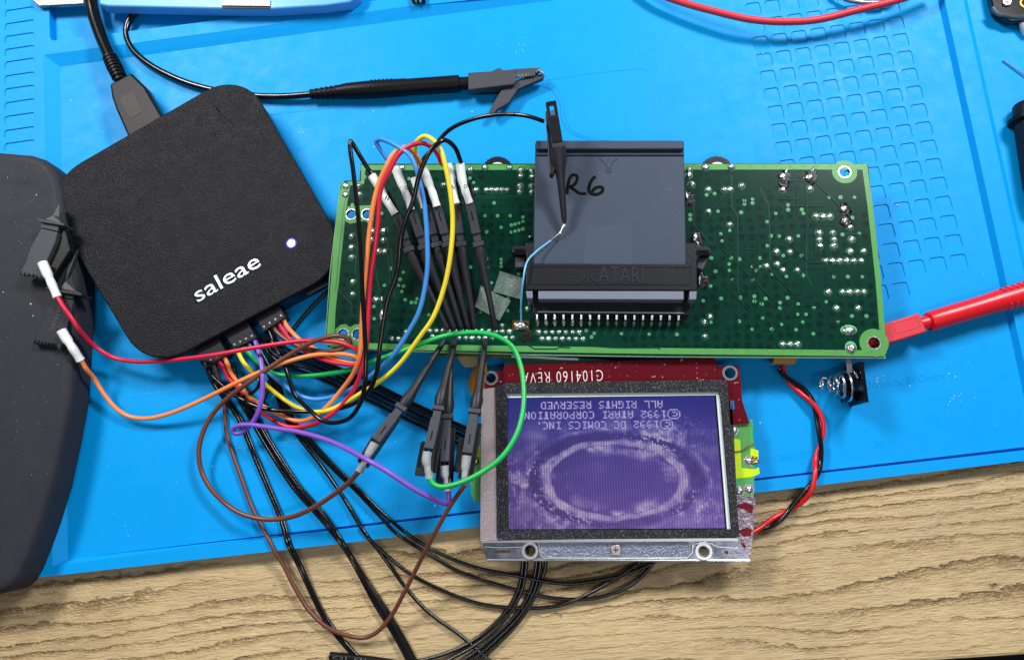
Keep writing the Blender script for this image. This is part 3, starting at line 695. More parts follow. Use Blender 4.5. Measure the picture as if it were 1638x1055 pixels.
def joint_mesh(seed, r=.125, h=.11):
    rnd = random.Random(seed); m_ = MB(); c = O.copy(); m_.cur = 1
    m_.disc(c, r * 1.34, O.z + .006, 12); m_.cur = 0
    n_, rings = 9, 4; vs = []; fs = []
    for i in range(rings):
        a = i / rings * math.pi / 2
        for k in range(n_):
            q = 2 * math.pi * k / n_; rr = r * math.cos(a) * rnd.uniform(.82, 1.12)
            vs.append(c + Vector((rr * math.cos(q), rr * math.sin(q), .008 + h * math.sin(a) * rnd.uniform(.85, 1.1))))
    for i in range(rings - 1):
        for k in range(n_): fs.append((i * n_ + k, i * n_ + (k + 1) % n_, (i + 1) * n_ + (k + 1) % n_, (i + 1) * n_ + k))
    vs.append(c + Vector((r * .1, r * .05, h * rnd.uniform(.5, 1.25)))); t = len(vs) - 1
    for k in range(n_): fs.append(((rings - 1) * n_ + k, (rings - 1) * n_ + (k + 1) % n_, t))
    m_.add(vs, fs); return m_
JS = []
for i, (x, y) in enumerate(joints):
    p = P(x, y, ZB); s_ = random.uniform(.78, 1.0) * (.82 if 620 < x < 940 and y > 520 else 1)
    if i < 4:
        o = obj('solder_joint', joint_mesh(i), ['solder', 'padring'], board, smooth='all'); o.location = p - O; JS.append(o)
    else: inst(JS[i % 4], board, p, random.uniform(0, 6.28), (s_, s_, s_ * random.uniform(.8, 1.2)))
m_ = MB(); m_.cur = 2; m_.disc(O, .085, O.z + .004, 12); m_.cur = 0; m_.disc(O, .056, O.z + .008, 12); m_.cur = 1; m_.disc(O, .026, O.z + .011, 6)
v0 = obj('via', m_, ['pad', 'hole', 'padring'], board)
for i, (x, y) in enumerate(vias):
    if i == 0: v0.location = P(x, y, ZB) - O
    else: inst(v0, board, P(x, y, ZB), 0, random.uniform(.85, 1.1))
# large elongated joints and messy reflowed joints
def blob(name, x, y, rx, ry, h, m, rot=0, seed=0, z=ZB, rough=.15, par=None):
    rnd = random.Random(seed); m_ = MB(); c = P(x, y, z); n_, rings = 16, 5; vs = []; fs = []
    for i in range(rings):
        a = i / rings * math.pi / 2
        for k in range(n_):
            q = 2 * math.pi * k / n_; f = math.cos(a) * (1 + rnd.uniform(-rough, rough)); X = rx * PX * f * math.cos(q); Y = ry * PX * f * math.sin(q)
            vs.append(c + Vector((X * math.cos(rot) - Y * math.sin(rot), X * math.sin(rot) + Y * math.cos(rot), .006 + h * math.sin(a) * (1 + rnd.uniform(-rough, rough)))))
    for i in range(rings - 1):
        for k in range(n_): fs.append((i * n_ + k, i * n_ + (k + 1) % n_, (i + 1) * n_ + (k + 1) % n_, (i + 1) * n_ + k))
    vs.append(c + Vector((0, 0, h))); t = len(vs) - 1
    for k in range(n_): fs.append(((rings - 1) * n_ + k, (rings - 1) * n_ + (k + 1) % n_, t))
    m_.add(vs, fs); return obj(name, m_, m, par or board, smooth='all')
for x, y, rx, ry in ((1357.4, 527.7, 12, 8), (1361, 556, 8.5, 10)):
    m_ = MB(); c = P(x, y, ZB); lp = [Vector((c.x + rx * PX * math.cos(2 * math.pi * k / 20), c.y + ry * PX * math.sin(2 * math.pi * k / 20), Z1 + .004)) for k in range(20)]
    m_.add(lp, [tuple(range(20))]); obj('pad', m_, 'pad', board)
    blob('solder_joint', x, y + 1, rx * .84, ry * .72, .13, 'solder', 0, 3)
for x, y, s_ in ((1252, 283, 1), (1295, 282, 2), (1099, 315, 3), (1112, 383, 4), (1120, 448, 5), (1348, 334, 6), (1350, 353, 7), (612, 502, 8), (1250, 290, 9)):
    blob('burnt_flux', x + 3, y + 2, 9, 11, .004, 'burnt', 0, s_, rough=.35)
for x, y, rx, ry, rot in ((1252, 284, 5, 8, .3), (1256, 277, 2, 7, -.3), (1294, 284, 7, 6, .4), (1299, 273, 2, 8, -.5), (1098, 315, 4, 8, .1), (1111, 380, 5, 8, 0), (1116, 391, 3, 5, .4), (1118, 447, 2.5, 9, 0), (1350, 334, 5.5, 5, 0), (1351, 353, 6, 5, .3), (611, 505, 3.5, 12, -.15), (848, 380, 4, 3, .5)):
    blob('solder_joint', x, y, rx, ry, .12, 'solder', rot, int(x + y), rough=.3)
text('silkscreen', '4', (606, 481), (612, 481), 7, Z1 + .002, 'silk', board, .002)
# gold edge fingers and hidden parts below the board, thumb wheels at the back edge
m_ = MB(); m_.pslab([(690, 562), (815, 566), (815, 572), (690, 569)], ZB - .3, ZB - .38); obj('gold_edge_strip', m_, 'gold', board)
for q in ([(640, 330), (760, 330), (760, 460), (640, 460)], [(900, 300), (1060, 300), (1060, 480), (900, 480)], [(1180, 300), (1320, 300), (1320, 480), (1180, 480)]):
    obj('component', MB().pslab(q, ZB - TB - .002, .02), 'conn', board, bevel=.05)
for x, y in ((796, 276), (1146, 276)):
    wc = P(x, y, .95); m_ = MB(); n_ = 64; lp = []
    for k in range(n_):
        rr = .66 if k % 2 else .60; lp.append((wc.x + rr * math.cos(2 * math.pi * k / n_), wc.y + rr * math.sin(2 * math.pi * k / n_)))
    m_.slab(lp, 1.1, .86); wh = obj('thumb_wheel', m_, 'black', board)
    obj('wheel_cap', MB().slab(circle(wc, .36), 1.15, 1.10), 'white', board)

# cartridge connector (soldered to the board, so a part of it)
def con(name, px, z1, z0, m='conn', bev=.03, par=board, at=None): return obj(name, MB().pslab(px, z1, z0, at), m, par, bevel=bev)
cn = con('cartridge_connector', [(842, 421), (1115, 422.5), (1115, 464), (841, 463)], 2.55, 1.45)
con('connector_ear', [(862, 388), (864, 424), (842, 424), (842, 405), (819, 404), (819, 396), (823, 393), (841, 393), (841, 388)], 2.15, 1.42)
con('connector_ear', [(1087, 389), (1110, 388), (1118, 393), (1130, 394), (1138, 399), (1137, 406), (1120, 409), (1116, 412), (1114, 424), (1087, 424)], 2.15, 1.42)
con('ear_slot', [(823, 398), (840, 398), (841, 407), (824, 407)], 2.156, 2.15, 'blackgloss', 0)
con('ear_slot', [(1114, 400), (1134, 400), (1134, 408), (1114, 408)], 2.156, 2.15, 'blackgloss', 0)
con('ear_bracket', [(824, 410), (840, 411), (840, 427), (824, 428)], 1.9, 1.42, 'clip')
con('ear_bracket', [(1115, 412), (1134, 412), (1124, 432), (1115, 428)], 1.9, 1.42, 'clip')
# recessed name panel: frame lines and letters stand slightly proud
m_ = MB()
for a, b in (((850, 426), (1105, 427)), ((849, 454), (1105, 455)), ((850, 426), (849, 454)), ((1105, 427), (1105, 455))): m_.seg(P(*a, 2.555), P(*b, 2.555), .035, .03)
obj('panel_rib', m_, 'conn', board)
text('raised_lettering', 'ATARI', (957, 451), (1029, 453), 24, 2.552, 'emboss', board, .02, .0)
def fuji(cx, cy, h, z, m, par, flip=1, wd=2.6):
    out = []
    for sgn in (-1, 0, 1):
        m_ = MB()
        if sgn == 0: pts = [(cx, cy - h / 2), (cx, cy + h / 2)]
        else: pts = [(cx + sgn * h * .16, cy - flip * h / 2), (cx + sgn * h * .18, cy), (cx + sgn * h * .32, cy + flip * h * .3), (cx + sgn * h * .62, cy + flip * h * .5)]
        pp = smooth_path([P(x, y, z) for x, y in pts], 5) if sgn else [P(*q, z) for q in pts]
        m_.tube(pp, wd * PX / 2, 6); obj('raised_emblem', m_, m, par)
fuji(940, 440, 23, 2.55, 'emboss', board, 1, 2.8)
con('connector_step', [(861, 465), (1094, 465), (1094, 479), (861, 478)], 2.5, 1.42, 'conng')  # grey carries the light falling on the bar's front face
con('connector_step', [(841, 465), (852, 465), (852, 477), (843, 477)], 2.5, 1.42, 'conng')
con('connector_step', [(1103, 465), (1115, 465), (1114, 479), (1103, 479)], 2.5, 1.42, 'conng')
con('connector_base', [(852, 462), (1104, 462), (1103, 503), (853, 501)], 2.0, 1.42)
con('number_panel', [(922, 482), (1030, 484), (1030, 495), (922, 494)], 2.012, 1.99, 'conn', .005)
con('number_panel', [(1073, 485), (1089, 485), (1089, 497), (1073, 497)], 2.012, 1.99, 'conn', .005)
text('raised_lettering', 'C107985-001', (929, 495), (1024, 497), 9, 2.012, 'emboss', board, .015)
text('raised_lettering', 'A', (1077, 496), (1085, 496), 8, 2.012, 'emboss', board, .015)
obj('edge_strip', MB().seg(P(860, 498.5, 2.0), P(1094, 500.5, 2.0), .04, .04), 'chrome', board)
s0 = None
for k in range(17):
    x, y = 859.4 + 13.97 * k, 512 + .1 * k
    if s0 is None:
        base = O
        m_ = MB(); z0 = 0
        m_.seg(O + Vector((0, .16, .42)), O + Vector((0, -.02, .34)), .07, .05); m_.seg(O + Vector((0, -.02, .35)), O + Vector((0, -.14, .0)), .07, .05)
        m_.tube([O + Vector((0, -.02, .02)), O + Vector((0, -.1, .14)), O + Vector((.01, -.2, .03))], [.075, .085, .04], 8)
        s0 = obj('connector_pin', m_, 'solder', board, smooth=True); s0.location = P(x, y, ZB) - O
        m_ = MB(); m_.ribbon([O + Vector((0, 0, 0)), O + Vector((-.03, -.2, 0)), O + Vector((-.14, -.42, 0))], .09, O.z + .005); g0 = obj('pin_trace', m_, 'trace', board); g0.location = P(x, y + 6, ZB) - O
    else: inst(s0, board, P(x, y, ZB)); inst(g0, board, P(x, y + 6, ZB))
obj('test_pad', MB().pslab([(820, 512), (846, 512), (846, 528), (820, 528)], ZB + .012, ZB + .001), 'gold', board)
blob('solder_joint', 833, 521, 11, 7, .16, 'solder', 0, 5)
blob('burnt_flux', 842, 538, 9, 8, .004, 'burnt', 0, 15, rough=.4)

# ------------------------------------------------------------------ game cartridge in the slot
ZG = 2.2
g = thing('game_cartridge', 'slate grey game card with R6 in black marker pushed into the board connector', 'cartridge', P(975, 330, 1.6))
obj('card_shell', MB().slab(rounded([P(*q, ZG) for q in ((853, 424), (1098, 424), (1094, 226), (856, 226))], [0, 0, .12, .12], 4), ZG, 1.75), 'cart', g, bevel=.04, smooth=True)
l1 = [(856, 240), (1095, 240), (1094, 225), (856, 225)]
obj('finger_lip', MB().slab(rounded([P(*q, ZG + .26) for q in ((856, 238), (1095, 238), (1094.5, 224), (856.5, 224))], .08, 3), ZG + .24, 1.75), 'cart', g, bevel=.05, seg=3, smooth=True)
m_ = MB(); m_.tube([P(857, 247, ZG), P(1094, 247, ZG)], .075, 10); obj('lip_ridge', m_, 'cart', g, smooth=True)
fuji(973, 265, 22, ZG + .0, 'cart', g, -1, 2.4)
obj('label_recess', MB().slab(rounded([P(*q, ZG) for q in ((932, 424), (1014, 424), (1010, 361), (938, 361))], .15, 4), ZG + .006, ZG - .01), 'cartlab', g)
def ink(L, w_): return obj('handwriting', MB().ribbon(smooth_path([P(*q, ZG) for q in Q(800, 180, sc, L)], 6), w_ * PX, ZG + .004 + random.random() * .002), 'ink', g)
ink([(512, 515), (502, 560), (500, 610)], 5.0); ink([(505, 540), (520, 490), (545, 466), (572, 474), (574, 505), (553, 540), (522, 556), (552, 575), (592, 603), (645, 606)], 4.8)
ink([(712, 476), (680, 512), (664, 556), (668, 596), (700, 612), (740, 606), (766, 582), (760, 560), (728, 558), (700, 574), (688, 594)], 5.2)

# dusty clear film scraps on the board
for q, lab in (([(799.9, 433), (837, 445), (834, 479), (789, 466)], 'dusty clear film scrap on the board touching the cartridge connector'),
               ([(768.8, 456.8), (817, 481), (798.8, 512.4), (760, 490)], 'dusty clear film scrap on the board under the rightmost long clip neck')):
    obj('film_scrap', MB().pslab(q, ZB + (.10 if q[0][0] > 790 else .14), ZB + (.09 if q[0][0] > 790 else .12)), 'tape', label=lab, cat='film scrap', group='film scraps on the board')

# thin blue bodge wire
u = thing('bodge_wire', 'thin light blue wire with bare end running from solder pad to hook on the cartridge', 'wire', P(840, 460, 1.5))
obj('insulation', MB().tube(path([(834, 520, 1.55), (833.5, 500, 1.9), (834, 477, 2.3), (837, 447, 2.75), (843, 419, 2.75), (858, 402, 2.5), (881.4, 384.5, 2.35)]), .035, 8), 'ltblue', u, smooth=True)
m_ = MB(); m_.tube(path([(881, 385, 2.35), (890, 377, 2.34), (896, 372, 2.35), (899, 365, 2.4), (904, 359, 2.45)]), .032, 8)
m_.tube(path([(893, 374, 2.35), (897, 374.5, 2.45), (899, 370, 2.3), (903, 365, 2.45), (900, 361, 2.35), (905, 356, 2.4)]), .018, 5); obj('bare_end', m_, 'tin', u, smooth=True)

# ------------------------------------------------------------------ screen module
ZL = 1.25
lcd = thing('display_module', 'small lit display module in steel frame showing upside down purple picture', 'display', P(980, 735, 0))
def lp(name, px, z1, z0, m, bev=.015, holes=(), smooth=False, r=0):
    out = [P(x, y, z1) for x, y in px]
    if r: out = rounded(out, r, 4)
    hs = [circle(P(h[0], h[1], z1), h[2] * PX) if not isinstance(h, list) else [P(a, b, z1) for a, b in h] for h in holes]
    return obj(name, MB().holed(out, hs, z1, z0), m, lcd, bevel=bev, smooth=smooth)
lp('shield_plate', [(805, 640), (805, 588), (809, 583), (1140, 572), (1146, 575), (1149, 640)], 1.05, .98, 'redplate')
lp('shield_plate', [(1147, 640), (1147, 586), (1179, 584), (1183, 588), (1187, 640), (1199, 677), (1160, 680), (1150, 700)], .98, .90, 'redplate', holes=[(1167.5, 596.5, 8), [(1168, 640), (1175, 640), (1176, 654), (1168, 654)]])
lp('shield_plate', [(775, 640), (775, 596), (806, 592), (806, 640)], .98, .90, 'redplate', holes=[(785.5, 604.5, 7.5)])
lp('worn_corner', [(1165, 797), (1204, 793), (1209, 797), (1207, 835), (1199, 897), (1165, 897)], .95, .88, 'wornplate')
lp('red_reflection_patch', [(1178, 808), (1192, 803), (1205, 808), (1203, 822), (1190, 814), (1176, 810)], .954, .951, 'redplate', 0)  # red reflections coloured in as thin patches on the steel
lp('red_reflection_patch', [(1180, 848), (1195, 843), (1203, 846), (1201, 856), (1190, 858), (1183, 852)], .954, .951, 'redplate', 0)
lp('red_reflection_patch', [(1180, 866), (1190, 868), (1194, 874), (1188, 878), (1181, 874)], .954, .951, 'redplate', 0)
for x, y, r, z in ((1167.5, 596.5, 11.5, .99), (785.5, 604.5, 11, .99)):
    m_ = MB(); m_.ringsolid(P(x, y, z), r * PX, (r - 3.4) * PX, z + .04, z - .02, 24); obj('eyelet', m_, 'chrome', lcd, smooth=True)
text('printed_lettering', 'C104160 REVA', (964, 591), (834, 596), 17, 1.052, 'silk', lcd, .002, -.012, 1.2)
# green side boards
lp('side_board', [(1160, 676), (1203, 671), (1205, 700), (1208, 716), (1205, 795), (1165, 797)], .86, .74, 'pcbgreen')
lp('lime_track', [(1172, 700), (1184, 703), (1186, 748), (1206, 750), (1214, 747), (1215, 757), (1204, 762), (1176, 765)], .868, .862, 'lime', 0)
lp('lime_track', [(1201, 716), (1213, 720), (1213, 734), (1206, 735), (1200, 728)], .868, .862, 'lime', 0)
lp('trace_gap', [(1187, 681), (1199, 681), (1200, 712), (1188, 740), (1186, 700)], .866, .862, 'border', 0)
for x, y in ((1173, 688), (1198, 737), (1182, 785), (1198, 782)): 
    m_ = MB(); m_.disc(P(x, y, .87), 8 * PX, .872, 14); obj('solder_pad', m_, 'silverbrush', lcd); blob('solder_joint', x, y, 5.5, 6, .1, 'solder', 0, int(x), z=.87, par=lcd)
blob('solder_joint', 1207, 739, 7, 2.6, .06, 'gold', .2, 4, z=.87, par=lcd); blob('solder_joint', 1206, 731, 5, 2, .06, 'gold', -.1, 6, z=.87, par=lcd)
obj('repair_wire', MB().tube(path([(1174, 722, .9), (1184, 721, .92), (1196, 714, .95), (1206, 708, .9)]), .02, 5), 'brown', lcd, smooth=True)
lp('side_board', [(752, 700), (772, 698), (772, 800), (759, 802), (757, 795), (754, 790)], .80, .70, 'pcbgreen')
lp('lime_track', [(756, 712), (768, 712), (768, 730), (756, 730)], .806, .802, 'lime', 0)
blob('solder_joint', 760, 738, 6, 5, .1, 'gold', 0, 5, z=.8, par=lcd)
# steel tray below, side strip, front bezel
lp('steel_tray', [(771, 640), (771, 864), (1182, 864), (1172, 640)], .98, .72, 'bezel', .02)
lp('side_strip', [(771, 623), (793, 620), (795, 862), (769, 863)], 1.17, .95, 'silverbrush', .02)
lp('front_bezel', [(770, 865), (1181, 862), (1200, 893), (1198, 897), (782, 895), (778, 892)], 1.0, .90, 'bezel', .03, holes=[(848, 880, 7.5), (1125.5, 881, 7), [(791, 879), (816, 879), (816, 884), (791, 884)], [(1158, 880), (1182, 880), (1184, 885), (1160, 885)]])
lp('bezel_panel', [(866, 867), (1105, 866), (1098, 890), (872, 891), (863, 885)], 1.03, 1.0, 'bezelrough', .01, r=.12)
lp('bezel_rail', [(770, 863), (1181, 860), (1181, 864.5), (770, 867.5)], 1.16, .95, 'chrome', .03)
m_ = MB(); m_.tube([P(x, y, 1.03) for x, y in ((862, 868), (864, 886), (871, 892), (1099, 891), (1107, 884), (1108, 868))], .035, 6); m_.tube([P(x, y, 1.03) for x, y in ((1112, 869), (1126, 866), (1138, 869), (1148, 874), (1180, 876))], .035, 6)
m_.tube([P(x, y, 1.03) for x, y in ((776, 874), (800, 875), (835, 874), (848, 868), (858, 873))], .035, 6); obj('pressed_ridge', m_, 'chrome', lcd, smooth=True)
m_ = MB(); m_.tube([P(780, 895, .97), P(1199, 896, .97)], .05, 8); obj('bezel_edge', m_, 'chrome', lcd, smooth=True)
for x, y in ((848, 880), (1125.5, 881)):
    m_ = MB(); m_.ringsolid(P(x, y, 1.02), 12 * PX, 8.4 * PX, 1.07, .98, 24); obj('eyelet', m_, 'chrome', lcd, smooth=True)
m_ = MB(); m_.slab(circle(P(985, 879, 1.05), 8 * PX, 20), 1.10, 1.03); sw = obj('screw', m_, 'silverbrush', lcd, smooth=True, bevel=.03)
m_ = MB(); c = P(985, 879, 1.10); m_.seg(c + Vector((-.1, 0, 0)), c + Vector((.1, 0, 0)), .04, .01); m_.seg(c + Vector((0, -.1, 0)), c + Vector((0, .1, 0)), .04, .012); obj('cross_slot', m_, 'hole', sw)
# foam gasket with its window
gw = [(811, 629), (1150, 626), (1153, 640), (1170, 846), (814, 847)]
obj('foam_gasket', MB().holed([P(x, y, 1.32) for x, y in ((792, 617), (810, 612), (1163, 607), (1183, 858), (795, 864))], [[P(x, y, 1.32) for x, y in gw]], 1.32, 1.12), 'gasket', lcd)
# light guide frame and glass
obj('light_guide', MB().pslab([(806, 622), (1156, 619), (1174, 850), (808, 851)], 1.20, 1.14), 'white', lcd)
A, B, C_, D_ = [P(*q, 1.24) for q in ((814, 846), (1160, 844), (1143, 633), (812, 637))]      # bottom left, bottom right, top right, top left
obj('glass_edge', MB().slab([A + Vector((-.03, -.03, 0)), B + Vector((.06, -.03, 0)), C_ + Vector((.06, .03, 0)), D_ + Vector((-.03, .03, 0))], 1.232, 1.2), 'blackgloss', lcd)
W, H = 320, 102
FONT = {'A': '0110 1001 1001 1111 1001 1001', 'L': '1000 1000 1000 1000 1000 1111', 'R': '1110 1001 1001 1110 1010 1001', 'I': '1110 0100 0100 0100 0100 1110', 'G': '0111 1000 1000 1011 1001 0111',
        'H': '1001 1001 1111 1001 1001 1001', 'T': '1111 0110 0110 0110 0110 0110', 'S': '0111 1000 0110 0001 0001 1110', 'E': '1111 1000 1110 1000 1000 1111', 'V': '1001 1001 1001 1001 0110 0110',
        'D': '1110 1001 1001 1001 1001 1110', 'C': '0111 1000 1000 1000 1000 0111', 'O': '0110 1001 1001 1001 1001 0110', 'P': '1110 1001 1001 1110 1000 1000', 'N': '1001 1101 1101 1011 1011 1001',
        'M': '1001 1111 1111 1001 1001 1001', '1': '0100 1100 0100 0100 0100 1110', '9': '0110 1001 0111 0001 0001 0110', '2': '0110 1001 0001 0110 1000 1111', '.': '0000 0000 0000 0000 0100 0100', ' ': '0000 0000 0000 0000 0000 0000',
        '@': '0011111100 0100000010 1001110001 1010000001 1010000001 1001110001 0100000010 0011111100'}
txt = set()
def put(s_, right, top):
    """x, y in a 160 x 102 upright picture; the module lies upside down"""
    x = right
    for ch in s_:
        rows = FONT[ch].split(); dy = -1 if ch == '@' else 0
        for r_i, row in enumerate(rows):
            for c_i, b_ in enumerate(row):
                if b_ == '1': txt.add((x + c_i, top + r_i + dy))
        x += len(rows[0]) + (1 if ch != '@' else 1)
put('@1992 DC COMICS INC.', 33, 77); put('@1992 ATARI CORPORATION', 27, 85); put('ALL RIGHTS RESERVED', 40, 93)
def fbm(x, y, sd=0):
    from mathutils import noise
    return noise.fractal(Vector((x, y, sd * 7.3)), 1.0, 2.1, 5)
cols = []; vs = []; fs = []
for j in range(H + 1):
    for i in range(W + 1):
        u_, v_ = i / W, j / H
        p = (A * (1 - u_) + B * u_) * (1 - v_) + (D_ * (1 - u_) + C_ * u_) * v_; vs.append(p)
for j in range(H):
    for i in range(W):
        fs.append((j * (W + 1) + i, j * (W + 1) + i + 1, (j + 1) * (W + 1) + i + 1, (j + 1) * (W + 1) + i))
        u_, v_ = (i + .5) / W, (j + .5) / H                        # v up in the photograph
        pu, pv = int(u_ * 160) / 160, v_
        base = Vector((58, 54, 140)).lerp(Vector((92, 68, 142)), min(1, (1 - v_) * 1.1)) if v_ < .75 else Vector((56, 52, 140)).lerp(Vector((34, 36, 128)), (v_ - .75) * 4)
        base *= .86 + .26 * pu * (1 - v_) + .06 * (1 - abs(pu - .5) * 2)
        lilac = Vector((182, 170, 196)); k = 0
        # plain oval ring with a rough splattered rim
        ex, ey = (pu - .50) / .325, (pv - .365) / .285; n1 = fbm(pu * 9, pv * 7); rr = math.hypot(ex, ey) + .05 * n1
        th = math.atan2(ey, ex); sp = fbm(pu * 24, pv * 18, 2); cl = fbm(pu * 5, pv * 5, 4); s3 = fbm(pu * 60, pv * 42, 6)
        edge = max(0, 1 - abs(rr - 1.0) / .085); k = min(.74, edge * 1.7) * (.82 + .5 * sp)
        if 1.10 < rr < 1.30: k = -.15 + .1 * sp
        k = max(k, max(0, 1 - abs(rr - 1.36) / .07) * (.30 + .5 * sp)) if rr > 1.27 else k
        arm = max(0, 1 - abs(th - 1.0) / .60) + max(0, 1 - abs(th + .60) / .45) + max(0, 1 - abs(abs(th) - 3.0) / .42) + max(0, 1 - abs(th + 2.25) / .65)
        if 1.02 < rr < 2.0 and arm > 0 and not (1.12 < rr < 1.26 and s3 < .25): k = max(k, min(.78, arm * (1.95 - rr) * 1.25 * (.50 + sp * 1.2) + .5 * s3 * arm))
        if rr < .92:
            k = max(0, cl) * .16 - .05                              # vague drifting mottle inside the ring
            if rr > .60: k += max(0, .34 + 1.9 * fbm(pu * 8, pv * 8, 9) + .4 * s3) * (rr - .60) * 2.2
        elif rr > 1.42: k = max(k, max(0, .10 + .45 * cl + .2 * sp) * (1 - min(1, (rr - 1.4) * 1.3)))
        k = max(-.4, min(.85, k))
        c = base.lerp(lilac, k) if k >= 0 else base * (1 + k)
        ux, uy = 159 - int(u_ * 160), int(v_ * 102)                 # turned by 180 degrees
        if (ux, uy) in txt: c = Vector((158, 146, 196))
        if i % 4 < 2: c = c * (1.02 + .08 * (random.random()))
        else: c = c * (.86 if v_ < .70 else .93)
        cols.append(lin([max(0, min(255, q)) for q in c]))
mb = MB(); mb.add(vs, fs)
scr = obj('lit_screen', mb, 'black', lcd)
at_ = scr.data.color_attributes.new('picture', 'FLOAT_COLOR', 'CORNER'); buf = []
for c in cols: buf += [c[0], c[1], c[2], 1.0] * 4
at_.data.foreach_set('color', buf)
ms = bpy.data.materials.new('lit_lcd'); ms.use_nodes = True; b_ = ms.node_tree.nodes['Principled BSDF']
an_ = ms.node_tree.nodes.new('ShaderNodeAttribute'); an_.attribute_name = 'picture'
b_.inputs['Base Color'].default_value = (.01, .01, .02, 1); b_.inputs['Roughness'].default_value = .22; b_.inputs['Specular IOR Level'].default_value = .4
ms.node_tree.links.new(an_.outputs['Color'], b_.inputs['Emission Color']); b_.inputs['Emission Strength'].default_value = 1.0
scr.data.materials.clear(); scr.data.materials.append(ms)
# board edge, flexible ribbons behind
lp('ribbon_board', [(806, 592), (808, 570), (920, 572), (975, 576), (975, 592)], .93, .85, 'darkgreen', .01)
obj('white_cable_edge', MB().tube(path([(818, 570, .96), (860, 571, .97), (895, 573, .97), (925, 574, .96)]), .05, 6), 'white', lcd, smooth=True)
obj('amber_flex', MB().prism([P(*q) for q in ((770, 577, 1.0), (779, 580, 1.0), (779, 640, .95), (763, 637, .5), (751, 626, .25), (749, 610, .25), (755, 594, .6))], [P(*q) - Vector((0, 0, .015)) for q in ((770, 577, 1.0), (779, 580, 1.0), (779, 640, .95), (763, 637, .5), (751, 626, .25), (749, 610, .25), (755, 594, .6))]), 'flex', lcd, smooth=True)
obj('tan_flex', MB().pslab([(728, 566), (765, 567), (764, 584), (757, 587), (744, 587), (738, 582)], .6, .585), 'tanflex', lcd)

# ------------------------------------------------------------------ hook clips
def clip(tip, col, body, boot, lab, group, w_=14, h_=.30, armlen=1.0, mb_='clip', necks=(.10, .17, .34), side=0):
    """tip/col/body/boot: (px, py, z); the body runs from col to body, side rails go on towards boot"""
    T, C_, B, E_ = P(*tip), P(*col), P(*body), P(*boot)
    t = thing('hook_clip', lab, 'hook clip', T, group); ww = w_ * PX * .98
    ax_ = (B - C_).normalized(); q = C_ - ax_ * .42
    obj('neck', MB().tube([T, T.lerp(q, .04), T.lerp(q, .45), T.lerp(q, .86), q, C_ - ax_ * .10], [.05, necks[0], necks[0] * 1.15, necks[1], necks[1] * 1.35, ww * .52], 12), 'neck', t, smooth=True)
    obj('wire_hook', MB().tube([T + Vector((-.02, -.12, -.02)), T + Vector((.03, -.05, -.05)), T], .03, 6), 'tin', t, smooth=True)
    obj('collar', MB().seg(C_ - ax_ * .08, C_ + ax_ * .10, ww * 1.18, h_ * 1.25), 'clip', t, bevel=.025)
    obj('plunger', MB().seg(C_ + ax_ * .10, C_ + ax_ * .42, ww * .80, h_ * .8), 'clip', t, bevel=.03)
    obj('body', MB().seg(C_ + ax_ * .40, B, ww * .95, h_ * 1.25), mb_, t, bevel=.035)
    obj('body_slot', MB().seg(C_ + ax_ * .9, C_ + ax_ * .9 + ax_ * .35, .035, .02, lift=h_ * .625), 'blackgloss', t)
    R2 = B.lerp(E_, armlen)
    for s_ in (-1, 1):
        obj('side_rail', MB().seg(B - ax_ * .1, R2, ww * .20, h_ * 1.1, off=s_ * ww * .46, lift=-.03), 'clipd', t, bevel=.02)
    obj('under_shell', MB().seg(C_ + ax_ * .35, R2, ww * .9, h_ * .5, off=side * .12, lift=-h_ * .9), 'clipd', t, bevel=.03)
    return t
GU = 'hook clips above the board pins'
UC = [((717, 527, 1.5), (655, 399, 2.25), (634, 343, 2.7), (616, 306, 2.95), 'leftmost of the long hook clips on the board, its black wire arching far left'),
      ((728, 527, 1.5), (678, 395, 2.35), (660, 337, 2.8), (648, 300, 3.05), 'second from the left of the upper hook clips, fed by the blue wire'),
      ((739, 527, 1.5), (699, 392, 2.2), (682, 330, 2.55), (674, 300, 2.75), 'third from the left of the upper hook clips, half hidden under the blue wire'),
      ((749.5, 527, 1.5), (716, 391, 2.4), (700, 331, 2.85), (690, 298, 3.1), 'fourth from the left of the upper hook clips, fed by the orange wire'),
      ((760, 527, 1.5), (738, 391, 2.25), (730, 326, 2.65), (724, 290, 2.85), 'fifth from the left of the upper hook clips, just right of the yellow wire'),
      ((793, 528, 1.5), (765.6, 391, 2.45), (751, 324, 2.9), (745, 292, 3.1), 'rightmost of the upper hook clips, its white sleeve marked 0')]
for a in UC: clip(*a, GU, 14.5)
LC = [((712, 542, 1.5), (642, 652, 2.3), (601, 706, 2.7), (580, 742, 2.85), 'lower hook clip farthest left, holding the brown wire that loops left', 15.5),
      ((729, 542, 1.5), (701.7, 653, 2.45), (686.6, 719, 2.8), (684, 752, 2.9), 'lower hook clip with ribbed finger tab holding the green wire', 15),
      ((724, 542, 1.5), (716, 666, 2.1), (712, 739, 2.35), (711, 772, 2.4), 'lower hook clip in the middle holding the purple wire', 14),
      ((777, 542, 1.5), (759.7, 658, 2.45), (748, 726, 2.8), (742, 765, 2.9), 'lower hook clip farthest right beside the display, holding the thin brown wire', 15.5)]
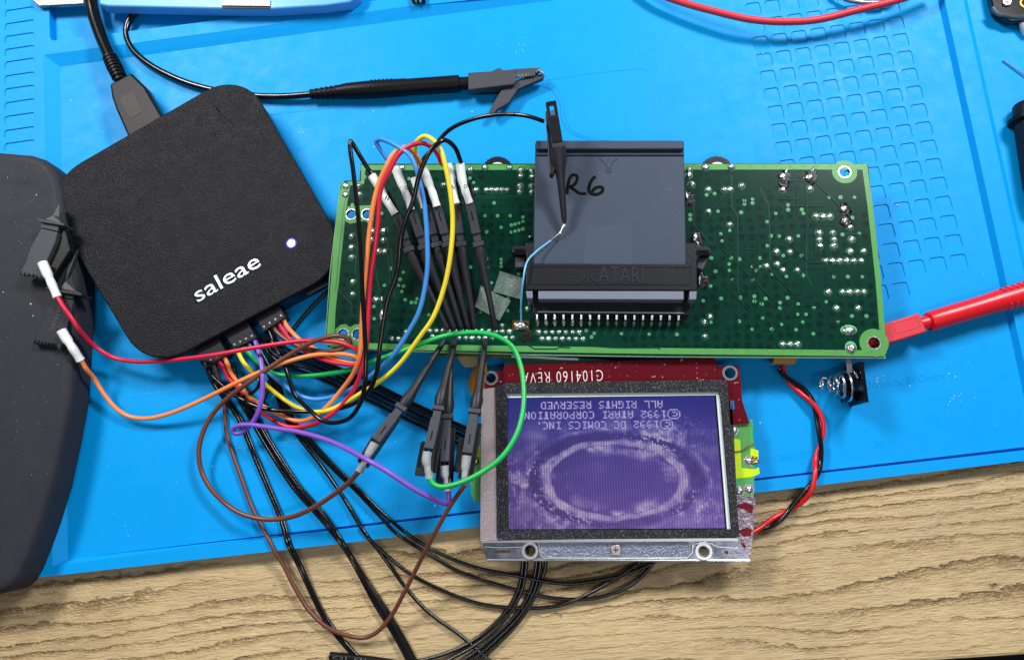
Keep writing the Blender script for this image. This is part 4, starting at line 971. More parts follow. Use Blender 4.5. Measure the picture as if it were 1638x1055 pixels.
for i, (a, b, c, d, l, w_) in enumerate(LC):
    t = clip(a, b, c, d, l, 'hook clips below the board pins', w_, side=-1 if i else 0)
    if i in (1, 3, 2):
        x0, y0 = (673, 748) if i == 1 else ((733, 742) if i == 3 else (703, 762))
        base = P(x0 + 6, y0 - 42, 2.2); en_ = P(x0 - 1, y0 + 12, 2.0)
        obj('finger_tab', MB().seg(base, en_, .22, .3, .36 if i == 1 else .26, .34), 'clipd', t, bevel=.04)
        for k in range(5):
            p = en_ + (base - en_) * (.02 + k * .045) + Vector((0, 0, .17)); sx = (.16 if i == 1 else .11)
            obj('grip_rib', MB().tube([p - Vector((sx, -.02, 0)), p + Vector((sx, -.02, 0))], .02, 5), 'clip', t)
# hook clip standing on the cartridge
t = thing('hook_clip', 'black hook clip on the grey cartridge gripping the bare end of the thin blue wire', 'hook clip', P(903, 358, 2.3))
T, C_, B = P(903, 357, 2.5), P(893, 236, 3.4), P(882, 170, 3.9); ax_ = (B - C_).normalized()
obj('neck', MB().tube([T, T.lerp(C_, .05), T.lerp(C_, .55), T.lerp(C_, .72), T.lerp(C_, .86), C_], [.05, .10, .15, .21, .30, .29], 12), 'neck', t, smooth=True)
obj('collar', MB().seg(C_ - ax_ * .04, C_ + ax_ * .16, .44, .36), 'clip', t, bevel=.03)
obj('body', MB().seg(C_ + ax_ * .15, B - ax_ * .35, .38, .40), 'clipd', t, bevel=.04)
for s_ in (-1, 1): obj('side_rail', MB().seg(B - ax_ * .4, B + ax_ * .12, .10, .38, off=s_ * .14), 'clipd', t, bevel=.02)
obj('end_bridge', MB().seg(B + ax_ * .02, B + ax_ * .16, .38, .38), 'clipd', t, bevel=.03)
obj('contact', MB().seg(B - ax_ * .36, B - ax_ * .16, .12, .2), 'tin', t)
obj('back_shell', MB().pslab([(872, 178), (876, 176), (884, 240), (888, 270), (884, 279), (879, 278), (877, 250)], 3.3, 2.9), 'clipd', t, bevel=.03)
# two hook clips lying on the left case
t = thing('hook_clip', 'short broad hook clip lying on the black case, holding the red wire', 'hook clip', P(75, 400, ZC), 'hook clips lying on the case')
obj('body', MB().pslab([(65, 365), (92, 371), (88, 388), (71, 425), (67, 448), (57, 441), (45, 440), (29, 438), (40, 420), (48, 396)], 2.1, 1.75), 'clip', t, bevel=.04)
obj('under_shell', MB().pslab([(92, 368), (104, 366), (112, 400), (80, 450), (66, 452), (60, 440)], 1.9, 1.52), 'clipd', t, bevel=.04)
obj('plunger', MB().pslab([(66, 353), (95, 359), (92, 370), (64, 364)], 2.08, 1.7), 'clip', t, bevel=.03)
obj('collar', MB().pslab([(58, 347), (68, 351), (95, 355), (103, 358), (102, 361), (66, 355), (58, 350)], 2.2, 1.6), 'clip', t, bevel=.02)
obj('neck', MB().prism([P(*q) for q in ((70, 351, 2.1), (84, 344, 2.05), (93, 325, 1.95), (96, 325, 1.9), (95, 345, 2.0), (99, 357, 2.1))], [P(*q) for q in ((72, 352, 1.6), (85, 345, 1.6), (93, 327, 1.6), (96, 327, 1.6), (95, 346, 1.6), (97, 357, 1.6))]), 'neck', t, bevel=.02)
for k in range(6):
    p = P(30 + k * 6.4, 439 + k * 1.4, 2.11); obj('grip_rib', MB().tube([p, p + Vector((.09, .14, 0))], .03, 5), 'clip', t)
t = thing('hook_clip', 'short broad hook clip at the case edge embossed saleae, holding the orange wire', 'hook clip', P(95, 500, ZC), 'hook clips lying on the case')
obj('body', MB().pslab([(84, 474), (118, 480), (112, 505), (104, 540), (95, 560), (86, 550), (70, 551), (52, 549), (62, 525), (72, 498)], 1.78, 1.48), 'case', t, bevel=.04)
obj('plunger', MB().pslab([(87, 463), (119, 468), (117, 479), (84, 474)], 1.8, 1.5), 'clipd', t, bevel=.03)
obj('collar', MB().pslab([(72, 459), (92, 463), (118, 464), (131, 469), (130, 473), (100, 468), (72, 462)], 1.95, 1.3), 'neck', t, bevel=.02)
obj('neck', MB().prism([P(*q) for q in ((95, 462, 1.85), (104, 450, 1.8), (108, 430, 1.75), (124, 398, 1.5), (127, 402, 1.4), (115, 440, 1.6), (116, 458, 1.75), (122, 465, 1.85))], [P(*q) for q in ((97, 463, 1.3), (105, 451, 1.3), (109, 431, 1.3), (124, 400, 1.2), (127, 404, 1.2), (115, 441, 1.3), (116, 459, 1.3), (120, 465, 1.3))]), 'neck', t, bevel=.02)
text('raised_lettering', 'saleae', (96, 486), (78, 530), 10, 1.782, 'clip', t, .015, .01)
for k in range(7):
    p = P(54 + k * 5.4, 549 + k * .9, 1.79); obj('grip_rib', MB().tube([p, p + Vector((.08, .13, 0))], .03, 5), 'clipd', t)

# ------------------------------------------------------------------ wires
def ground(p):
    for k in range(3):
        a, b = b_out[k], b_out[k + 1]
        if p.x <= b.x or k == 2: break
    a2, b2 = bi[k], bi[k + 1]
    if (b.x - a.x) * (p.y - a.y) - (b.y - a.y) * (p.x - a.x) < 0: return ZD
    if (b2.x - a2.x) * (p.y - a2.y) - (b2.y - a2.y) * (p.x - a2.x) < 0: return ZR
    return 0.0
def settle(pts, r):
    g = [ground(p) for p in pts]; n_ = len(pts); out = []
    lift = []
    for i, p in enumerate(pts):
        m_ = max(g[j] - max(0, (pts[j] - p).length - .12) * .45 for j in range(max(0, i - 14), min(n_, i + 15)))
        lift.append(max(p.z, m_ + r))
    for i, p in enumerate(pts): 
        q = lift[max(0, i - 2):i + 3]; out.append(Vector((p.x, p.y, max(sum(q) / len(q), g[i] + r * .96))))
    return out
def wire(m, pts, lab, group=None, r=.088, boot=None, mark=None, bm='boot', br=.155, name='jumper_wire', cat='wire'):
    t = thing(name, lab, cat, P(*pts[0][:2], 0.0), group)
    obj('insulation', MB().tube(settle(path(pts, 7), r), r, 9), m, t, smooth=True)
    if boot:
        bp = path(boot, 4); n_ = len(bp); rs = []
        for i in range(n_):
            f = i / (n_ - 1); rs.append(br * (1.08 if f < .5 else .92 + .05 * math.sin(f * 20)))
        b_ = obj('heat_shrink_sleeve', MB().tube(bp, rs, 12, cap=False), bm, t, smooth=True)
        m_ = MB(); m_.tube(bp, br * .82, 10); obj('sleeve_core', m_, bm, t, smooth=True)
        if mark:
            (x, y), s_, z = mark
            text('printed_mark', s_, (x - 2.8, y + 2), (x + 2.4, y + 4), 6, z, 'ink', t, .003)
    return t
AB = 'jumper wires from the analyser'
wire('red', [(349, 576, .8), (357, 588, .8), (366, 605, .6), (384, 623, .5), (398, 637, .45), (416, 657, .4), (438, 672, .4), (460, 682, .45), (487, 682, .6), (512, 674, .9), (537, 657, 1.1), (556, 637, 1.3), (573, 608, 1.6), (583, 575, 2.0), (587, 545, 2.2), (589, 507, 2.4), (591, 464, 2.6), (594, 432, 2.8), (600, 395, 3.0), (605, 350, 3.4), (607, 313, 3.7), (613, 292, 3.9), (624, 271, 4.1), (637, 248, 4.3), (650, 237, 4.4), (661, 231, 4.45), (676, 229, 4.4), (690, 235, 4.2), (701, 249, 3.7), (707, 262, 3.4), (716, 266, 3.3)],
     'red wire arching high over the board to the sleeve marked N', AB, boot=[(716, 263, 3.3), (721, 282, 3.2), (724, 300, 3.1), (730, 326, 3.0)], mark=((723.5, 299), 'N', 3.27))
wire('orange', [(357, 568, .8), (363, 580, .8), (369, 595, .7), (383, 615, .55), (400, 635, .5), (425, 652, .5), (450, 664, .5), (478, 673, .6), (505, 665, .8), (525, 648, 1.0), (545, 625, 1.2), (565, 597, 1.6), (575, 570, 2.0), (578, 532, 2.3), (580, 490, 2.6), (583, 450, 2.8), (586, 420, 3.0), (592, 360, 3.4), (598.5, 320, 3.7), (607, 290, 3.9), (618, 266, 4.1), (630.6, 245, 4.2), (646, 236, 4.2), (658.5, 240.7, 4.0), (669, 253.5, 3.7), (676, 270, 3.4)],
     'orange wire arching over the board to the fourth upper hook clip', AB, boot=[(677, 268, 3.4), (684, 288, 3.3), (692, 308, 3.2), (699, 330, 3.05)])
wire('yellow', [(372, 545, .8), (378, 556, .8), (390, 580, .7), (412, 602, .6), (425, 615, .6), (450, 635, .6), (478, 652, .7), (500, 658, .8), (525, 656, 1.0), (550, 645, 1.2), (580, 627, 1.5), (607, 610, 1.8), (639, 582, 2.2), (671, 539, 2.7), (693, 507, 3.0), (712, 453, 3.4), (721, 403, 3.8), (724, 360, 4.0), (722.7, 328, 4.2), (718.5, 296, 4.4), (712, 264, 4.6), (705.6, 241, 4.7), (697, 228, 4.7), (680, 218, 4.6), (667, 226, 4.4), (664, 241, 4.0), (666, 258, 3.5), (668, 275, 3.0)],
     'yellow wire sweeping under the others and arching over the clips', AB, boot=[(663, 285, 2.95), (668, 300, 2.9), (673, 316, 2.85), (679, 332, 2.75)])
wire('green', [(382, 541, .8), (388, 552, .8), (402, 568, .7), (420, 585, .65), (440, 597, .6), (480, 601, .7), (530, 597, 1.0), (570, 588, 1.5), (610, 573, 1.8), (660, 555, 2.0), (700, 540, 2.1), (735, 533, 2.2), (770, 532, 2.2), (800, 540, 2.2), (820, 555, 2.2), (833, 585, 2.3), (838, 625, 2.5), (836, 660, 2.7), (826, 695, 2.9), (803, 730, 3.1), (770, 755, 3.2), (735, 772, 3.1), (705, 778, 3.0), (692, 772, 2.9), (686, 762, 2.9)],
     'bright green wire looping across the board edge and down the left side of the screen', AB, r=.095, boot=[(684, 722, 2.95), (682, 736, 2.95), (685, 750, 2.9), (687, 764, 2.85)], bm='bootg')
wire('blue', [(391, 535, .8), (398, 549, .8), (408, 568, .7), (425, 590, .6), (450, 612, .6), (475, 630, .6), (500, 638, .7), (530, 635, .9), (560, 622, 1.2), (590, 603, 1.6), (628, 568, 2.2), (654, 529, 2.6), (671, 496, 2.9), (682, 443, 3.3), (684, 414, 3.5), (682, 361, 3.8), (678, 322, 4.0), (671, 290, 4.2), (665, 268, 4.3), (654, 247, 4.4), (637, 235, 4.3), (620, 226, 4.1), (607, 223, 3.9), (602, 227, 3.8), (610, 242, 3.6), (621, 257, 3.4), (630, 270, 3.3)],
     'blue wire bending sharply above the board back edge', AB, boot=[(632, 268, 3.3), (641, 290, 3.2), (650, 312, 3.1), (658, 336, 2.95)], mark=((649, 300), 'G', 3.4))
wire('purple', [(400, 530, .8), (407, 543, .85), (413, 560, 1.0), (418, 580, 1.2), (420, 610, 1.3), (418, 640, 1.2), (410, 665, 1.0), (398, 682, .8), (385, 692, .7), (375, 692, .7), (373, 685, .8), (382, 680, .9), (400, 679, 1.0), (430, 683, 1.2), (480, 691, 1.6), (530, 706, 2.2), (580, 731, 3.1), (612, 749, 3.3), (640, 767, 3.1), (670, 786, 2.8), (695, 798, 2.5), (712, 805, 2.3), (719, 804, 2.2), (718, 795, 2.25), (717, 784, 2.3)],
     'purple wire curling on the mat then crossing over the left lower clip', AB, r=.092, boot=[(711, 744, 2.45), (712, 758, 2.42), (715, 770, 2.4), (717, 784, 2.35)], bm='bootg')
wire('brown', [(339, 580, .8), (345, 592, .7), (351, 607, .5), (356, 625, .2), (359, 650, .12), (362, 690, .12), (372, 725, .12), (388, 770, .12), (402, 808, .12), (416, 836, .2), (434, 866, .2), (452, 900, .1), (472, 940, .05), (494, 975, .0), (520, 1000, .0), (550, 1014, .05), (582, 1019, .1), (603, 1010, .2), (626, 984, .4), (648, 944, .8), (668, 905, 1.2), (690, 862, 1.8), (718, 812, 2.4), (744, 774, 2.8)],
     'dark brown wire dipping onto the bare wood and rising to the clip beside the screen', AB, r=.082, boot=[(747, 728, 2.95), (745, 744, 2.9), (744, 760, 2.87), (743, 775, 2.82)], bm='bootg')
wire('brown', [(434, 517, .8), (441, 528, .8), (455, 541, .9), (475, 552, 1.0), (500, 560, 1.2), (528, 562, 1.6), (550, 557, 1.75), (560, 549, 1.8), (556, 541, 1.85), (542, 537, 1.9), (520, 540, 1.8), (493, 550, 1.6), (460, 569, 1.4), (425, 592, 1.3), (390, 617, 1.2), (362, 638, 1.0), (340, 662, .8), (325, 690, .7), (318, 722, .6), (322, 752, .5), (335, 778, .5), (355, 800, .5), (380, 818, .6), (410, 828, .7), (440, 830, .8), (470, 825, 1.0), (500, 812, 1.4), (530, 793, 1.8), (556, 773, 2.3), (576, 751, 2.7)],
     'reddish brown wire making the widest loop to the left of the lower clips', AB, r=.095, boot=[(600, 708, 2.85), (592, 722, 2.82), (584, 738, 2.78), (575, 753, 2.72)], bm='bootg')
wire('red', [(443, 512, .8), (450, 524, .8), (462, 540, .8), (478, 554, .9), (500, 567, 1.1), (525, 577, 1.4), (550, 582, 1.6), (570, 583, 1.75), (581, 577, 1.85), (579, 566, 1.9), (565, 556, 1.95), (545, 548, 1.9), (515, 545, 1.7), (485, 545, 1.5), (450, 549, 1.5), (400, 557, 1.5), (345, 567, 1.4), (300, 573, 1.2), (260, 577, 1.0), (215, 578, .8), (180, 571, .7), (155, 556, .95), (138, 540, 1.35), (124, 523, 1.8), (112, 505, 2.0), (100, 488, 2.05), (92, 474, 2.05)],
     'crimson wire crossing under the analyser to the clip on the black case', AB, boot=[(68, 420, 2.25), (75, 436, 2.2), (82, 452, 2.12), (92, 475, 2.0)], br=.17)
wire('orange', [(452, 507, .8), (458, 520, .8), (468, 532, .8), (482, 545, .9), (500, 556, 1.1), (520, 568, 1.3), (545, 576, 1.5), (566, 581, 1.65), (576, 579, 1.75), (572, 572, 1.85), (555, 567, 1.8), (530, 566, 1.6), (500, 568, 1.4), (460, 578, 1.3), (420, 593, 1.2), (380, 611, 1.1), (340, 631, .9), (300, 650, .7), (262, 664, .5), (232, 669, .35), (205, 665, .3), (185, 652, .35), (168, 632, .5), (150, 604, .8), (138, 590, 1.25), (129, 575, 1.45)],
     'orange wire swinging low across the mat to the sleeve at the case edge', AB, boot=[(98, 528, 1.95), (106, 541, 1.85), (116, 556, 1.75), (129, 576, 1.45)], br=.17)
wire('wireblack', [(425, 522, .8), (430, 531, .8), (437, 548, .8), (448, 568, 1.0), (458, 593, 1.1), (472, 632, 1.0), (484, 645, 1.0), (497, 657, 1.0), (514, 671, 1.1), (534, 676, 1.3), (559, 668, 1.6), (576, 645, 1.9), (584, 612, 2.3), (585, 570, 2.6), (583, 520, 2.8), (580, 470, 3.0), (578, 420, 3.2), (575, 370, 3.4), (570, 315, 3.6), (564, 265, 3.8), (560, 235, 3.9), (561, 226, 3.9), (567, 234, 3.8), (580, 256, 3.6), (597, 282, 3.3)],
     'black wire with a sharp bend farthest left above the board', AB, boot=[(595, 281, 3.3), (606, 298, 3.22), (618, 320, 3.1), (632, 342, 2.9)], mark=((618, 317), 'II', 3.36), r=.088)
wire('wireblack', [(333, 588, .8), (338, 600, .7), (350, 612, .6), (366, 625, .5), (390, 640, .6), (412, 650, .7), (440, 656, .8), (480, 658, .75), (520, 657, .9), (550, 651, 1.2), (575, 640, 1.5), (592, 622, 1.8), (603, 593, 2.2), (607, 560, 2.5), (613.5, 513, 2.8), (620, 479, 3.0), (632, 445, 3.2), (637, 423, 3.3), (641, 384, 3.6), (648, 354, 3.9), (661, 320, 4.2), (669, 286, 4.5), (680, 256, 4.8), (693, 236, 4.9), (710, 224, 4.8), (727, 235, 4.3), (738, 262, 3.5)],
     'black wire arching over all the others to the sleeve marked 0', AB, boot=[(736, 262, 3.5), (739, 285, 3.35), (744, 304, 3.25), (751, 324, 3.0)], mark=((743.5, 298), '0', 3.5), r=.088)
wire('wireblack', [(412, 668, .1), (428, 620, .15), (437, 590, .2), (447, 560, .2), (470, 525, .2), (495, 495, .2), (530, 460, .2), (580, 400, .25), (650, 300, .5), (672, 262, 1.2), (695, 233, 1.9), (720, 207, 2.3), (755, 191, 2.7), (790, 184, 3.0), (820, 183, 3.3), (845, 186, 3.5), (870, 194, 3.6)],
     'thin black wire running under the board and up to the clip on the cartridge', None, r=.082)

# black ground wires: over the mat, over the wood, some under the display
GR = 'thin black ground wires'
def gnd(pts, lab, r=.07): return wire('wireblack', pts, lab, GR, r=r, name='ground_wire', cat='ground wire')
F1 = [(836, 901, .1), (827, 941, .05), (803, 981, 0), (753, 1025, 0), (682, 1055, 0), (610, 1068, 0)]
def offp(L, d): return [(x + d, y + d * .25, z) for x, y, z in L]
for k, (o1, lab) in enumerate(((0, 'topmost of the five black wires running down to the display'), (6.5, 'second of the five black wires running down to the display'), (13, 'middle one of the five black wires running down to the display'),
                               (21, 'fourth of the five black wires running down to the display'), (28, 'lowest of the five black wires running down to the display'))):
    st = [(432 - k * 3, 531 + k * 2, .75), (445 - k * 4, 547 + k * 4, .5), (465 - k * 4, 561 + k * 5, .3)]
    mid_ = [(505, 572), (560, 597), (612, 620), (668, 648), (720, 672), (775, 702), (815, 745), (838, 800), (842, 860)]
    dz = (.12, .3, .12, .3, .12)[k]
    tgt = [(836, 901), (842, 901), (858, 901), (864, 901), (873, 901)][k]
    tail = [[(829, 941), (806, 981), (755, 1025), (684, 1053), (600, 1064)], [(834, 945), (812, 985), (765, 1028), (700, 1064)], [(847, 948), (820, 988), (769, 1035), (735, 1060)],
            [(853, 948), (828, 988), (780, 1035), (745, 1065)], [(861, 941), (834, 988), (797, 1028), (762, 1060)]][k]
    pts = st + [(x - o1 * .35, y + o1 * .92, dz) for x, y in mid_[:6]] + [(tgt[0] - 25, 760 + o1, .15), (tgt[0] - 3, 840, .1), (*tgt, -.02)] + [(x, y, -.12 + .06 * (k % 2)) for x, y in tail]
    gnd(pts, lab)
gnd([(332, 590, .7), (338, 607, .6), (350, 625, .5), (372, 632, .45), (395, 632, .5), (412, 620, .6), (418, 600, .8)], 'short black wire curling back near the plug nearest the case')
B_ = [(330, 590, .7), (342, 615, .4), (360, 640, .2), (380, 668, .1), (394, 700, .1), (408, 735, .1), (428.5, 783, .1), (450, 834, .1), (470.5, 887, .05), (494, 941, -.1), (517.5, 988, -.12), (545, 1025, -.12), (580, 1062, -.12)]
gnd(B_, 'black wire running down left beside the thin brown wire, left of its pair'); gnd([(x + 3.5, y - 2, z + .02) for x, y, z in B_], 'black wire running down left beside the thin brown wire, right of its pair')
C1 = [(366, 585, .6), (372, 605, .4), (385, 635, .2), (405, 670, .1), (425, 705, .1), (450, 745, .1), (474, 780, .1), (507, 817, .12), (544, 861, .1), (574.6, 914, -.08), (601.5, 961, -.1), (635, 1015, -.1), (660, 1062, -.1)]
for k, (a, b, zz) in enumerate(((0, 0, 0), (4, 0, .12), (-3.5, 2, .02), (7.5, -1, .04))):
    gnd([(x + a * (1 if i < 8 or i > 9 else .4), y + b, z + zz) for i, (x, y, z) in enumerate(C1)], ('black wire in the thick bundle crossing under the brown loop, outermost strand', 'black wire in the thick bundle crossing under the brown loop, top strand', 'black wire in the thick bundle crossing under the brown loop, left strand', 'black wire in the thick bundle crossing under the brown loop, right strand')[k])
D1 = [(412, 548, .6), (425, 580, .4), (445, 625, .2), (462, 668, .12), (485, 705, .1), (515, 745, .1), (544, 787, .1), (575, 834, .12), (601, 871, .0), (648, 938, -.1), (685, 978, -.12), (736, 1015, -.12), (785, 1058, -.12)]
gnd(D1, 'black wire crossing the wood alone between the bundles')
for k, (lst, lab) in enumerate((([(400, 545, .6), (418, 575, .4), (438, 620, .2), (455, 665, .14), (480, 702, .12), (512, 742, .12), (541, 783, .12), (572, 832, .12), (601.5, 870.7, .05), (652, 914, -.1), (702, 941, -.1), (769, 965, -.1), (853, 972, -.1), (904, 965, -.08), (955, 942, -.02), (1000, 915, .05), (1030, 893, .1), (1050, 870, .1)], 'lowest of the three black wires curving right under the display'),
                                ([(408, 545, .6), (430, 585, .5), (455, 635, .4), (475, 680, .3), (500, 715, .2), (535, 752, .2), (568, 783, .2), (605, 822, .2), (640, 855, .1), (689, 887, -.1), (736, 914, -.1), (820, 941, -.1), (887, 956, -.1), (950, 956, -.06), (1005, 938, 0), (1035, 912, .05), (1055, 885, .1)], 'middle of the three black wires curving right under the display'),
                                ([(404, 540, .65), (426, 578, .5), (450, 628, .42), (472, 675, .35), (500, 707, .3), (536, 745, .3), (572, 780, .3), (610, 818, .3), (645, 847, .2), (689, 877, 0), (752, 904, -.05), (830, 921, -.02), (904, 933, -.02), (950, 929, -.02), (1000, 918, .02), (1040, 902, .06), (1075, 880, .1)], 'topmost of the three black wires curving right under the display'))):
    gnd(lst, lab)
for k, lst in enumerate(([(420, 524, .7), (432, 560, .6), (445, 610, .4), (458, 650, .3), (478, 690, .25), (505, 730, .2), (545, 770, .2), (580, 800, .2), (612, 835, .12), (646, 868, .0), (690, 898, -.1), (740, 905, -.05)],)):
    pass
u = thing('shrink_tube_joint', 'short black shrink tube with faint print at the front edge below the black wires', 'shrink tube', P(560, 1050, ZD))
obj('sleeve', MB().tube([P(528, 1048, -.1), P(560, 1051, -.1), P(600, 1056, -.1), (P(640, 1062, -.1))], .15, 12), 'rubber', u, smooth=True)
text('printed_lettering', 'C31  F31', (532, 1053), (585, 1057), 4, .052, 'metal', u, .002)

# ------------------------------------------------------------------ red and black twisted pair
u = thing('battery_lead', 'twisted red and black lead with tan plug running from the board to the display', 'battery lead', P(1280, 640, 0))
cen = settle(smooth_path([P(*q) for q in ((1249, 586, .5), (1254, 598, .35), (1266, 612, .25), (1284, 626, .22), (1301, 645, .22), (1311, 672, .22), (1313, 700, .22), (1308, 735, .22), (1300, 765, .2), (1283, 793, .05), (1262, 815, -.02), (1238, 833, .0), (1215, 845, .15), (1195, 850, .3))], 10), .18)
arc = 0; ra, rb = [], []
for i, p in enumerate(cen):
    if i: arc += (p - cen[i - 1]).length
    t_ = (cen[min(i + 1, len(cen) - 1)] - cen[max(i - 1, 0)]).normalized(); s_ = t_.cross(Vector((0, 0, 1))).normalized(); u_ = s_.cross(t_)
    a = arc * 2 * math.pi / 2.9 + 3.4
    ra.append(p + (s_ * math.cos(a) + u_ * math.sin(a) * .8) * .10 + Vector((0, 0, .0))); rb.append(p - (s_ * math.cos(a) + u_ * math.sin(a) * .8) * .10)
obj('red_wire', MB().tube(ra, .09, 9), 'redgloss', u, smooth=True); obj('black_wire', MB().tube(rb, .09, 9), 'wireblack', u, smooth=True)
obj('plug', MB().pslab([(1240, 566), (1278, 567), (1272, 581), (1236, 580)], .9, .45), 'tanplug', u, bevel=.03)

# ------------------------------------------------------------------ battery spring contact
u = thing('battery_contact', 'black plastic plate with a silver coil spring standing beside the board', 'battery contact', P(1360, 620, 0))
xw = P(1384, 610, 1.55).x; y0, y1 = P(1386, 643, 1.55).y, P(1381, 577, 1.55).y
m_ = MB(); m_.slab([(xw - .06, y0), (xw + .06, y0), (xw + .02, y1), (xw - .10, y1)], 1.55, .01); obj('plate', m_, 'blackgloss', u, bevel=.02)
m_ = MB(); m_.slab([(xw - .35, y0 + .15), (xw - .08, y0 + .15), (xw - .08, y0 + .5), (xw - .35, y0 + .5)], .8, .01); m_.slab([(xw - .4, y1 - .65), (xw - .1, y1 - .65), (xw - .1, y1 - .45), (xw - .4, y1 - .45)], 1.2, .3); obj('plate_lug', m_, 'blackgloss', u, bevel=.02)
sp_ = []; yc = (y0 + y1) / 2 - .05
for i in range(150):
    f = i / 149; turns = 5.2; a = f * turns * 2 * math.pi
    rr = .22 if f < .2 else .22 + (f - .2) / .8 * .42
    x = xw - .16 - 1.18 * (1 - f) ** 1.05 if f > .2 else xw - .16 - 1.05 - .12 * (1 - f / .2)
    sp_.append((x, yc + rr * math.cos(a) * 1.0 + .1 * (1 - f), .72 + rr * math.sin(a)))
obj('coil_spring', MB().tube(sp_, .042, 8), 'chrome', u, smooth=True)
obj('metal_tab', MB().seg(P(1357, 565, 1.15), P(1359, 596, 1.1), .2, .03), 'metal', u)

# ------------------------------------------------------------------ red probe, red lead, jack and odds at the right edge
u = thing('red_test_probe', 'red test probe with square head tucked under the right end of the board', 'test probe', P(1520, 505, 0))
obj('square_head', MB().pslab([(1380, 528), (1471, 500), (1483, 530), (1421, 549), (1385, 560)], 1.0, .2), 'redmatte', u, bevel=.05, seg=3, smooth=True)
m_ = MB(); L4 = [(1428, 517), (1466, 506), (1472, 522), (1434, 533)]
for k in range(4): m_.seg(P(*L4[k], 1.002), P(*L4[(k + 1) % 4], 1.002), .03, .02)
obj('head_panel_rib', m_, 'redmatte', u)
obj('head_hook', MB().pslab([(1421, 545), (1425, 543), (1424, 554), (1417, 556)], .5, .2), 'redmatte', u, bevel=.02)
A, B = P(1486, 514.5, .6), P(1660, 463, .46); d = B - A
obj('probe_neck', MB().tube([P(1470, 518, .6), A + d * .03], [.24, .25], 14), 'redgloss', u, smooth=True)
obj('barrel', MB().tube([A, A + d * .02, A + d * .3, A + d * .56, A + d * .6, A + d], [.36, .385, .395, .40, .43, .45], 26), 'redgloss', u, smooth=True)
sd = d.normalized().cross(Vector((0, 0, 1)))
for sgn in (-1, 1):
    for k in range(5):
        p = A + d * (.68 + k * .055); o_ = sd * math.sin(sgn * .95) + Vector((0, 0, 1)) * math.cos(.95); tn = d.normalized().cross(o_); c0 = p + o_ * .435
        obj('grip_rib', MB().tube([c0 - tn * .17, c0 + tn * .17], .035, 6), 'redgloss', u, smooth=True)
o = obj('red_cable', MB().tube(path([(1010, -40, .5), (1050, -12, .55), (1088, 3, .6), (1142, 18, .7), (1199, 31, .75), (1249, 35, .75), (1306, 32, .75), (1373, 16, .75), (1437, 0, .75), (1500, -22, .7)]), .15, 14), 'redmatte', smooth=True, label='thick red silicone cable sagging across the back edge of the mat', cat='cable')
u = thing('barrel_jack', 'black cylindrical jack with a flange at the right edge of the mat', 'jack', P(1650, 230, 0))
ja, jb = P(1646, 172, .62), P(1667, 310, .62); jd = (jb - ja)
obj('collar_ring', MB().tube([ja - jd * .04, ja - jd * .02, ja + jd * .06, ja + jd * .12], [.52, .57, .57, .55], 28), 'black', u, smooth=True)
obj('flange', MB().tube([ja + jd * .12, ja + jd * .13, ja + jd * .17, ja + jd * .19], [.72, .80, .80, .62], 32), 'rubber', u, smooth=True)
obj('barrel', MB().tube([ja + jd * .18, ja + jd * .9, ja + jd * 1.1], [.60, .60, .5], 28), 'black', u, smooth=True)
obj('component_leg', MB().tube([P(1604, 97, .2), P(1638, 121, .22), P(1660, 137, .24)], .03, 8), 'tin', smooth=True, label='short silver component leg lying on the mat at the right edge', cat='wire offcut')
u = thing('round_module', 'black round module with silver screws poking in at the back right corner', 'module', P(1620, 5, .2))
obj('disc', MB().slab([P(x, y, .6) for x, y in ((1582, -20), (1586, 2), (1591, 20), (1604, 29), (1618, 35), (1640, 34), (1670, 20), (1680, -20))], .6, .3), 'blackgloss', u, bevel=.05)
obj('clear_rim', MB().tube(path([(1588, 12, .62), (1596, 22, .62), (1610, 25, .62), (1625, 27, .62), (1640, 27, .62)]), .09, 8), 'metal', u, smooth=True)
m_ = MB(); m_.slab(circle(P(1611, 3, .66), .19, 18), .68, .6); sw = obj('screw', m_, 'silverbrush', u, bevel=.03)
m_ = MB(); c = P(1611, 3, .68); m_.seg(c + Vector((-.12, 0, .002)), c + Vector((.12, 0, .002)), .035, .01); m_.seg(c + Vector((0, -.12, .002)), c + Vector((0, .12, .002)), .035, .012); obj('cross_slot', m_, 'hole', sw)
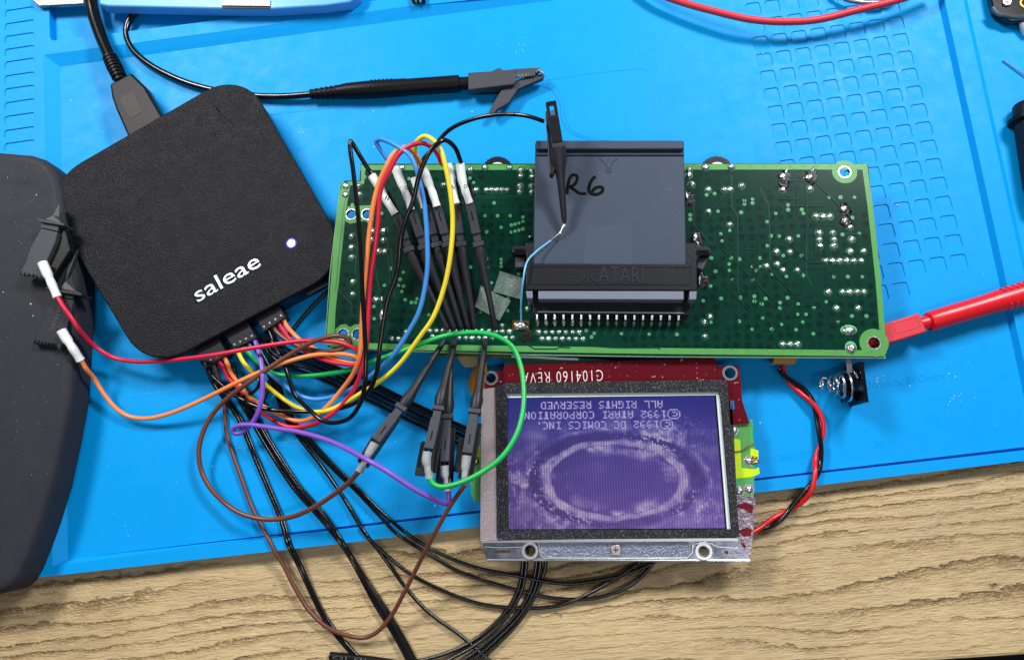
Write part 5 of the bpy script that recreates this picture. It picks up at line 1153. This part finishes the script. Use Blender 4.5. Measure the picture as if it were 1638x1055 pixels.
obj('gold_ring', MB().ringsolid(P(1641, 5, .62), .24, .18, .63, .6), 'gold', u)
obj('white_strap', MB().tube(path([(1632, 28, .5), (1636, 42, .4), (1642, 56, .3)]), .12, 8), 'bootg', u, smooth=True)
obj('silver_ring', MB().tube(path([(1330, -22, .3), (1350, -3, .3), (1370, 3, .3), (1395, 5, .3), (1420, 2, .3), (1440, -10, .3), (1450, -30, .3)]), .10, 10), 'metal', smooth=True, label='curved silver ring rim showing behind the thick red cable at the back edge', cat='ring')

# ------------------------------------------------------------------ things along the back edge
u = thing('plastic_case', 'translucent pale blue plastic case with a silver latch along the back left edge', 'plastic case', P(330, 0, ZR))
obj('shell', MB().pslab([(156, -60), (158, 7), (172, 10), (354, 14), (432, 14.5), (520, 9), (560, 3), (575, -10), (580, -60)], .85, .26), 'bluebox', u, bevel=.08, seg=3, smooth=True)
obj('latch_bar', MB().pslab([(356, -1), (432, -1), (432, 10), (354, 9)], .92, .84), 'silverbrush', u, bevel=.03)
obj('latch_dark_strip', MB().pslab([(355, 9.5), (432, 10.5), (432, 14), (355, 13.5)], .87, .84), 'hole', u)  # thin dark strip along the front of the latch bar
obj('green_insert', MB().pslab([(175, -20), (322, -20), (320, -1), (178, -3)], .87, .84), 'pcbgreen', u)
u = obj('steel_plate', MB().slab(rounded([P(*q, .5) for q in ((58, -60), (52, 1), (62, 10), (134, 6), (134, -60))], [0, .05, .2, .05, 0], 4), .5, .28), 'metal', bevel=.03, smooth=True, label='worn grey steel plate with a rounded corner at the back left', cat='steel plate')
u = thing('loose_connector', 'small dark connector with pale pins at the back edge right of the plastic case', 'connector', P(668, 0, .26))
obj('shell', MB().pslab([(656, -15), (680, -15), (680, 1), (658, 1)], .5, .26), 'blackgloss', u, bevel=.03)
obj('pin', MB().pslab([(664, -3), (667, -3), (667, 3), (664, 3)], .52, .4), 'gold', u); obj('pin', MB().pslab([(671, -3), (674, -3), (674, 2), (671, 2)], .52, .4), 'tin', u)
print('faces', sum(len(o.data.polygons) for o in bpy.data.objects if o.type == 'MESH'))
